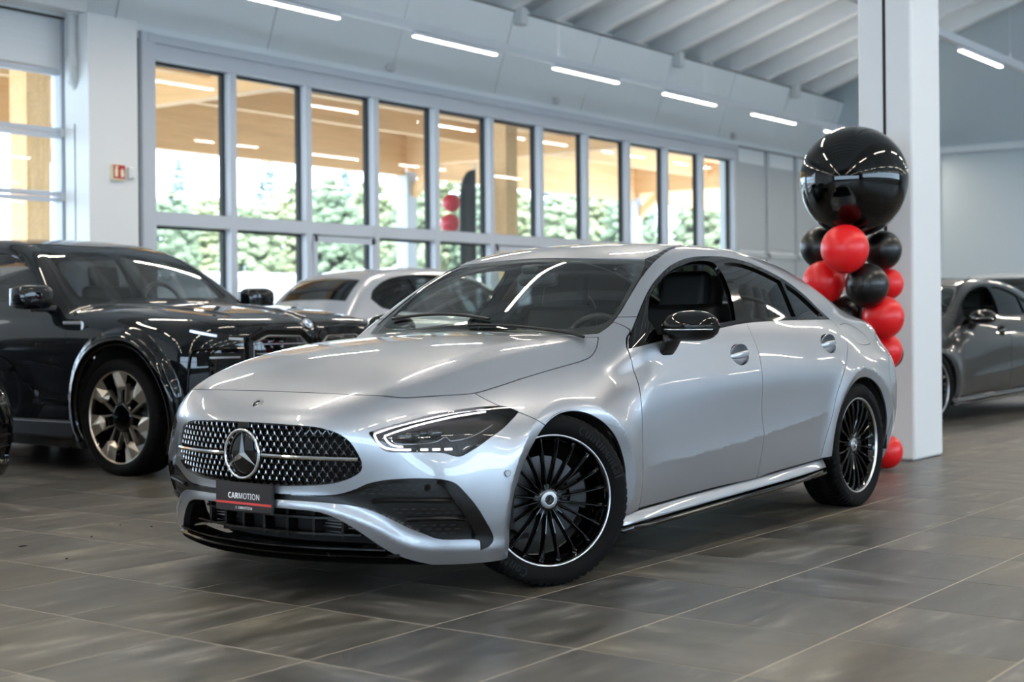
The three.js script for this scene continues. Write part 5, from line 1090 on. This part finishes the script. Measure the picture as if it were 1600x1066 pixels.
const bigLines = {
  ws: [[.66, -.1], [.66, .1], [.685, .45], [.76, .70], [.90, .68], [1.1, .645], [1.3, .605], [1.49, .555], [1.43, .40], [1.37, .2], [1.355, -.1]], wsCorners: [0, 3, 7, 10],
  dlo: [[.77, 1.135], [.90, 1.247], [1.106, 1.388], [1.325, 1.50], [1.53, 1.557], [1.8, 1.585], [2.4, 1.59], [3.0, 1.555], [3.35, 1.49], [3.5, 1.36], [3.42, 1.235], [3.0, 1.205], [2, 1.19], [1.4, 1.18], [1.0, 1.155]], dloCorners: [0, 8, 10],
  windows: [[[1.0, 1.205], [1.14, 1.36], [1.34, 1.468], [1.54, 1.525], [1.8, 1.553], [1.99, 1.556], [1.93, 1.225], [1.4, 1.213]], [[2.07, 1.556], [2.4, 1.556], [2.85, 1.53], [2.78, 1.235], [2.02, 1.228]], [[2.92, 1.525], [3.0, 1.52], [3.28, 1.46], [3.38, 1.36], [3.33, 1.262], [2.86, 1.242]]],
  hood: [[-.79, -.1], [-.79, .5], [-.76, .68], [-.70, .77], [-.4, .82], [.1, .83], [.5, .82], [.69, .78], [.66, .6], [.625, .3], [.61, -.1]], hoodCorners: [0, 3, 7, 10],
  rear: [[3.5, -.1], [3.5, .55], [3.9, .6], [4.0, .55], [4.02, -.1]], rearCorners: [0, 1, 2, 4], doors: [[.56, 1.98], [1.99, 3.0]], mirror: [.80, 1.20, 1.06], handles: [1.72, 2.75], handleY: .98,
};
{
  const { c, F } = buildSuv('sport_utility_car', 'glossy black sport utility car with bronze wheels behind the silver car', [7.21, 0, -7.84], Math.PI / 2, BIG_SUV, M.blackPaint, { lines: bigLines, arch: M.piano, wheelR: .39, track: .845, wheel: (p) => suvWheel(p, .39, .285, 0, champagne), halfWidth: 1.03, cell: .02, trim: M.piano });
  // octagonal twin grilles with slats
  for (const s of [1, -1]) {
    const oct = [[.055, .52], [.03, .62], [.03, .875], [.115, .945], [.44, .95], [.575, .90], [.585, .70], [.50, .55], [.3, .50]], loop = [...oct, oct[0], oct[1]];
    const gr = new THREE.Group(); gr.name = 'grille'; c.add(gr);
    const ring = (k, off, pr, m, n) => { const cx = .30, cy = .73, pts = loop.slice(0, -1).map(([u, y]) => onSkin(F, cx + (u - cx) * k, cy + (y - cy) * k, off, s)); const dense = []; for (let i = 0; i < pts.length - 1; i++) for (let t = 0; t < 4; t++) dense.push({ p: pts[i].p.map((v, j) => lerp(v, pts[i + 1].p[j], t / 4)), n: pts[i].n }); dense.push(pts[pts.length - 1]); part(gr, n, sweep(dense.map((d) => d.p), pr, (i) => dense[i].n), m); };
    ring(1.0, .004, [[-.03, -.03], [.03, -.03], [.03, .01], [.014, .022], [-.03, .012]], M.piano, 'grille_frame'); ring(.88, .002, roundProfile(.018, .02, 8), M.steel, 'grille_edge');
    const bk = oct.map(([u, y]) => onSkin(F, .30 + (u - .30) * .96, .73 + (y - .73) * .96, .002, s).p); part(gr, 'grille_back', loft([bk, bk.map(() => onSkin(F, .30, .73, .004, s).p)], true, false), M.dark);
    for (let k = 0; k < 6; k++) { const y = .56 + k * .062; part(gr, 'grille_slat', strip(F, [[.07, y], [.3, y], [.52, y]], .006, s, rectProfile(.006, .012), 4), M.steel); }
    const lp = new THREE.Group(); lp.name = 'headlamp'; c.add(lp);
    part(lp, 'light_blade', strip(F, [[.62, .905], [.72, .912]], .003, s, rectProfile(.016, .012), 6), M.alu, 'thin upper light'); part(lp, 'light_blade', strip(F, [[.80, .928], [.90, .946], [.99, .963]], .003, s, rectProfile(.016, .012), 6), M.alu); part(lp, 'light_recess', strip(F, [[.60, .908], [.72, .915], [.86, .94], [1.0, .968]], .001, s, rectProfile(.034, .01), 6), M.dark);
    part(lp, 'lamp_lens', strip(F, [[.63, .775], [.75, .777], [.86, .778], [.93, .776]], .0, s, rectProfile(.085, .02), 6), M.piano); part(lp, 'lamp_inner', strip(F, [[.65, .79], [.75, .79], [.85, .79]], .012, s, rectProfile(.012, .004), 4), M.steel);
    part(lp, 'lamp_frame', strip(F, [[1.0, .50], [.985, .70], [.96, .83], [.90, .845], [.62, .845]], .004, s, roundProfile(.02, .016, 8), 6), M.piano);
    part(c, 'side_vent', (() => { let z = 1.1; while (F(.38, 1.0, z) > 0) z -= .002; return merge([rbox(.20, .022, .012, .004, .50, 1.02, s * (z + .002), 2), rbox(.02, .15, .014, .006, .39, .95, s * (z + .006), 2)]); })(), M.alu);
  }
  const bd = part(c, 'hood_badge', new THREE.CylinderGeometry(.041, .041, .010, 36), M.chrome); bd.position.set(-.805, 1.0, 0); bd.rotation.z = .95;
  for (let k = 0; k < 4; k++) part(bd, 'badge_quarter', new THREE.CircleGeometry(.028, 14, k * Math.PI / 2, Math.PI / 2).rotateX(-Math.PI / 2).translate(0, .0056, 0), k % 2 ? std(0x2a6fbd, .3) : std(0xf2f2f2, .3));
}
const suvLines = {
  ws: [[.60, -.1], [.61, .3], [.69, .64], [.9, .60], [1.2, .55], [1.46, .50], [1.40, .3], [1.37, -.1]], wsCorners: [0, 2, 5, 7],
  dlo: [[.72, 1.03], [.90, 1.18], [1.10, 1.32], [1.35, 1.44], [1.6, 1.505], [2.1, 1.535], [2.6, 1.52], [3.0, 1.46], [3.28, 1.34], [3.36, 1.24], [3.22, 1.135], [2.6, 1.08], [1.6, 1.06], [1.0, 1.045]], dloCorners: [0, 9],
  windows: [[[.98, 1.09], [1.14, 1.29], [1.37, 1.405], [1.6, 1.468], [1.85, 1.49], [1.83, 1.10]], [[1.92, 1.495], [2.1, 1.50], [2.55, 1.485], [2.5, 1.115], [1.9, 1.10]], [[2.63, 1.475], [2.98, 1.42], [3.22, 1.33], [3.27, 1.245], [3.18, 1.175], [2.6, 1.125]]],
  hood: [[-.72, -.1], [-.71, .4], [-.6, .66], [-.2, .74], [.3, .75], [.62, .70], [.57, .3], [.56, -.1]], hoodCorners: [0, 5, 7],
  rear: [[3.3, -.1], [3.3, .45], [3.6, .5], [3.62, -.1]], rearCorners: [0, 1, 2, 3], doors: [[.55, 1.86], [1.87, 2.62]], mirror: [.78, 1.10, .98], handles: [1.6, 2.42], handleY: .92,
};
// ---------------------------------------------------------------- cars of the hall
const plateTex = canvasTexture(1200, 416, (k, w, h) => { k.fillStyle = '#2b2628'; k.fillRect(0, 0, w, h); k.fillStyle = '#fff'; const two = (x, y, s) => { k.font = 'bold ' + s + 'px sans-serif'; k.fillText('CAR', x, y); const w2 = k.measureText('CAR').width; k.font = s + 'px sans-serif'; k.fillText('MOTION', x + w2, y); return w2 + k.measureText('MOTION').width; }; two(262, 232, 118); k.fillStyle = '#d8453f'; k.fillRect(0, 282, w, 34); k.fillStyle = '#fff'; k.font = 'bold 52px sans-serif'; k.fillText('C', 428, 386); two(486, 386, 52); });
buildCoupe('coupe_car', 'silver four-door coupe with CARMOTION plate in the foreground', [4.690, 0, -4.0488], -0.5523 * Math.PI / 180, M.silver, { steer: -30 * Math.PI / 180, plate: plateTex, foldFar: true });
buildCoupe('coupe_car', 'dark grey coupe parked behind the white column', [13.32, 0, -5.71], -6.5 * Math.PI / 180, M.graphite, { lampsOff: true, glassUp: true });
buildCoupe('coupe_car', 'black car nose cut off at the left edge of the picture', [4.36, 0, -8.0], Math.PI / 2, M.blackPaint, { lampsOff: true, glassUp: true });
{
  const o = (col) => ({ lines: suvLines, wheelR: .36, track: .80, wheel: (p) => { const w = coupeWheel(p); w.scale.setScalar(.36 / .331); return w; }, cell: .026, trim: M.piano, halfWidth: .95, seatX: 1.4, col });
  buildSuv('sport_utility_car', 'pale silver sport utility car seen through the silver coupe windscreen', [15.3, 0, -11.35], Math.PI, SUV, M.palePaint, o());
  buildSuv('sport_utility_car', 'white sport utility car at the right edge behind the dark coupe', [20.2, 0, -6.95], 0, SUV, M.whitePaint, o());
}
renderer.render(scene, camera);
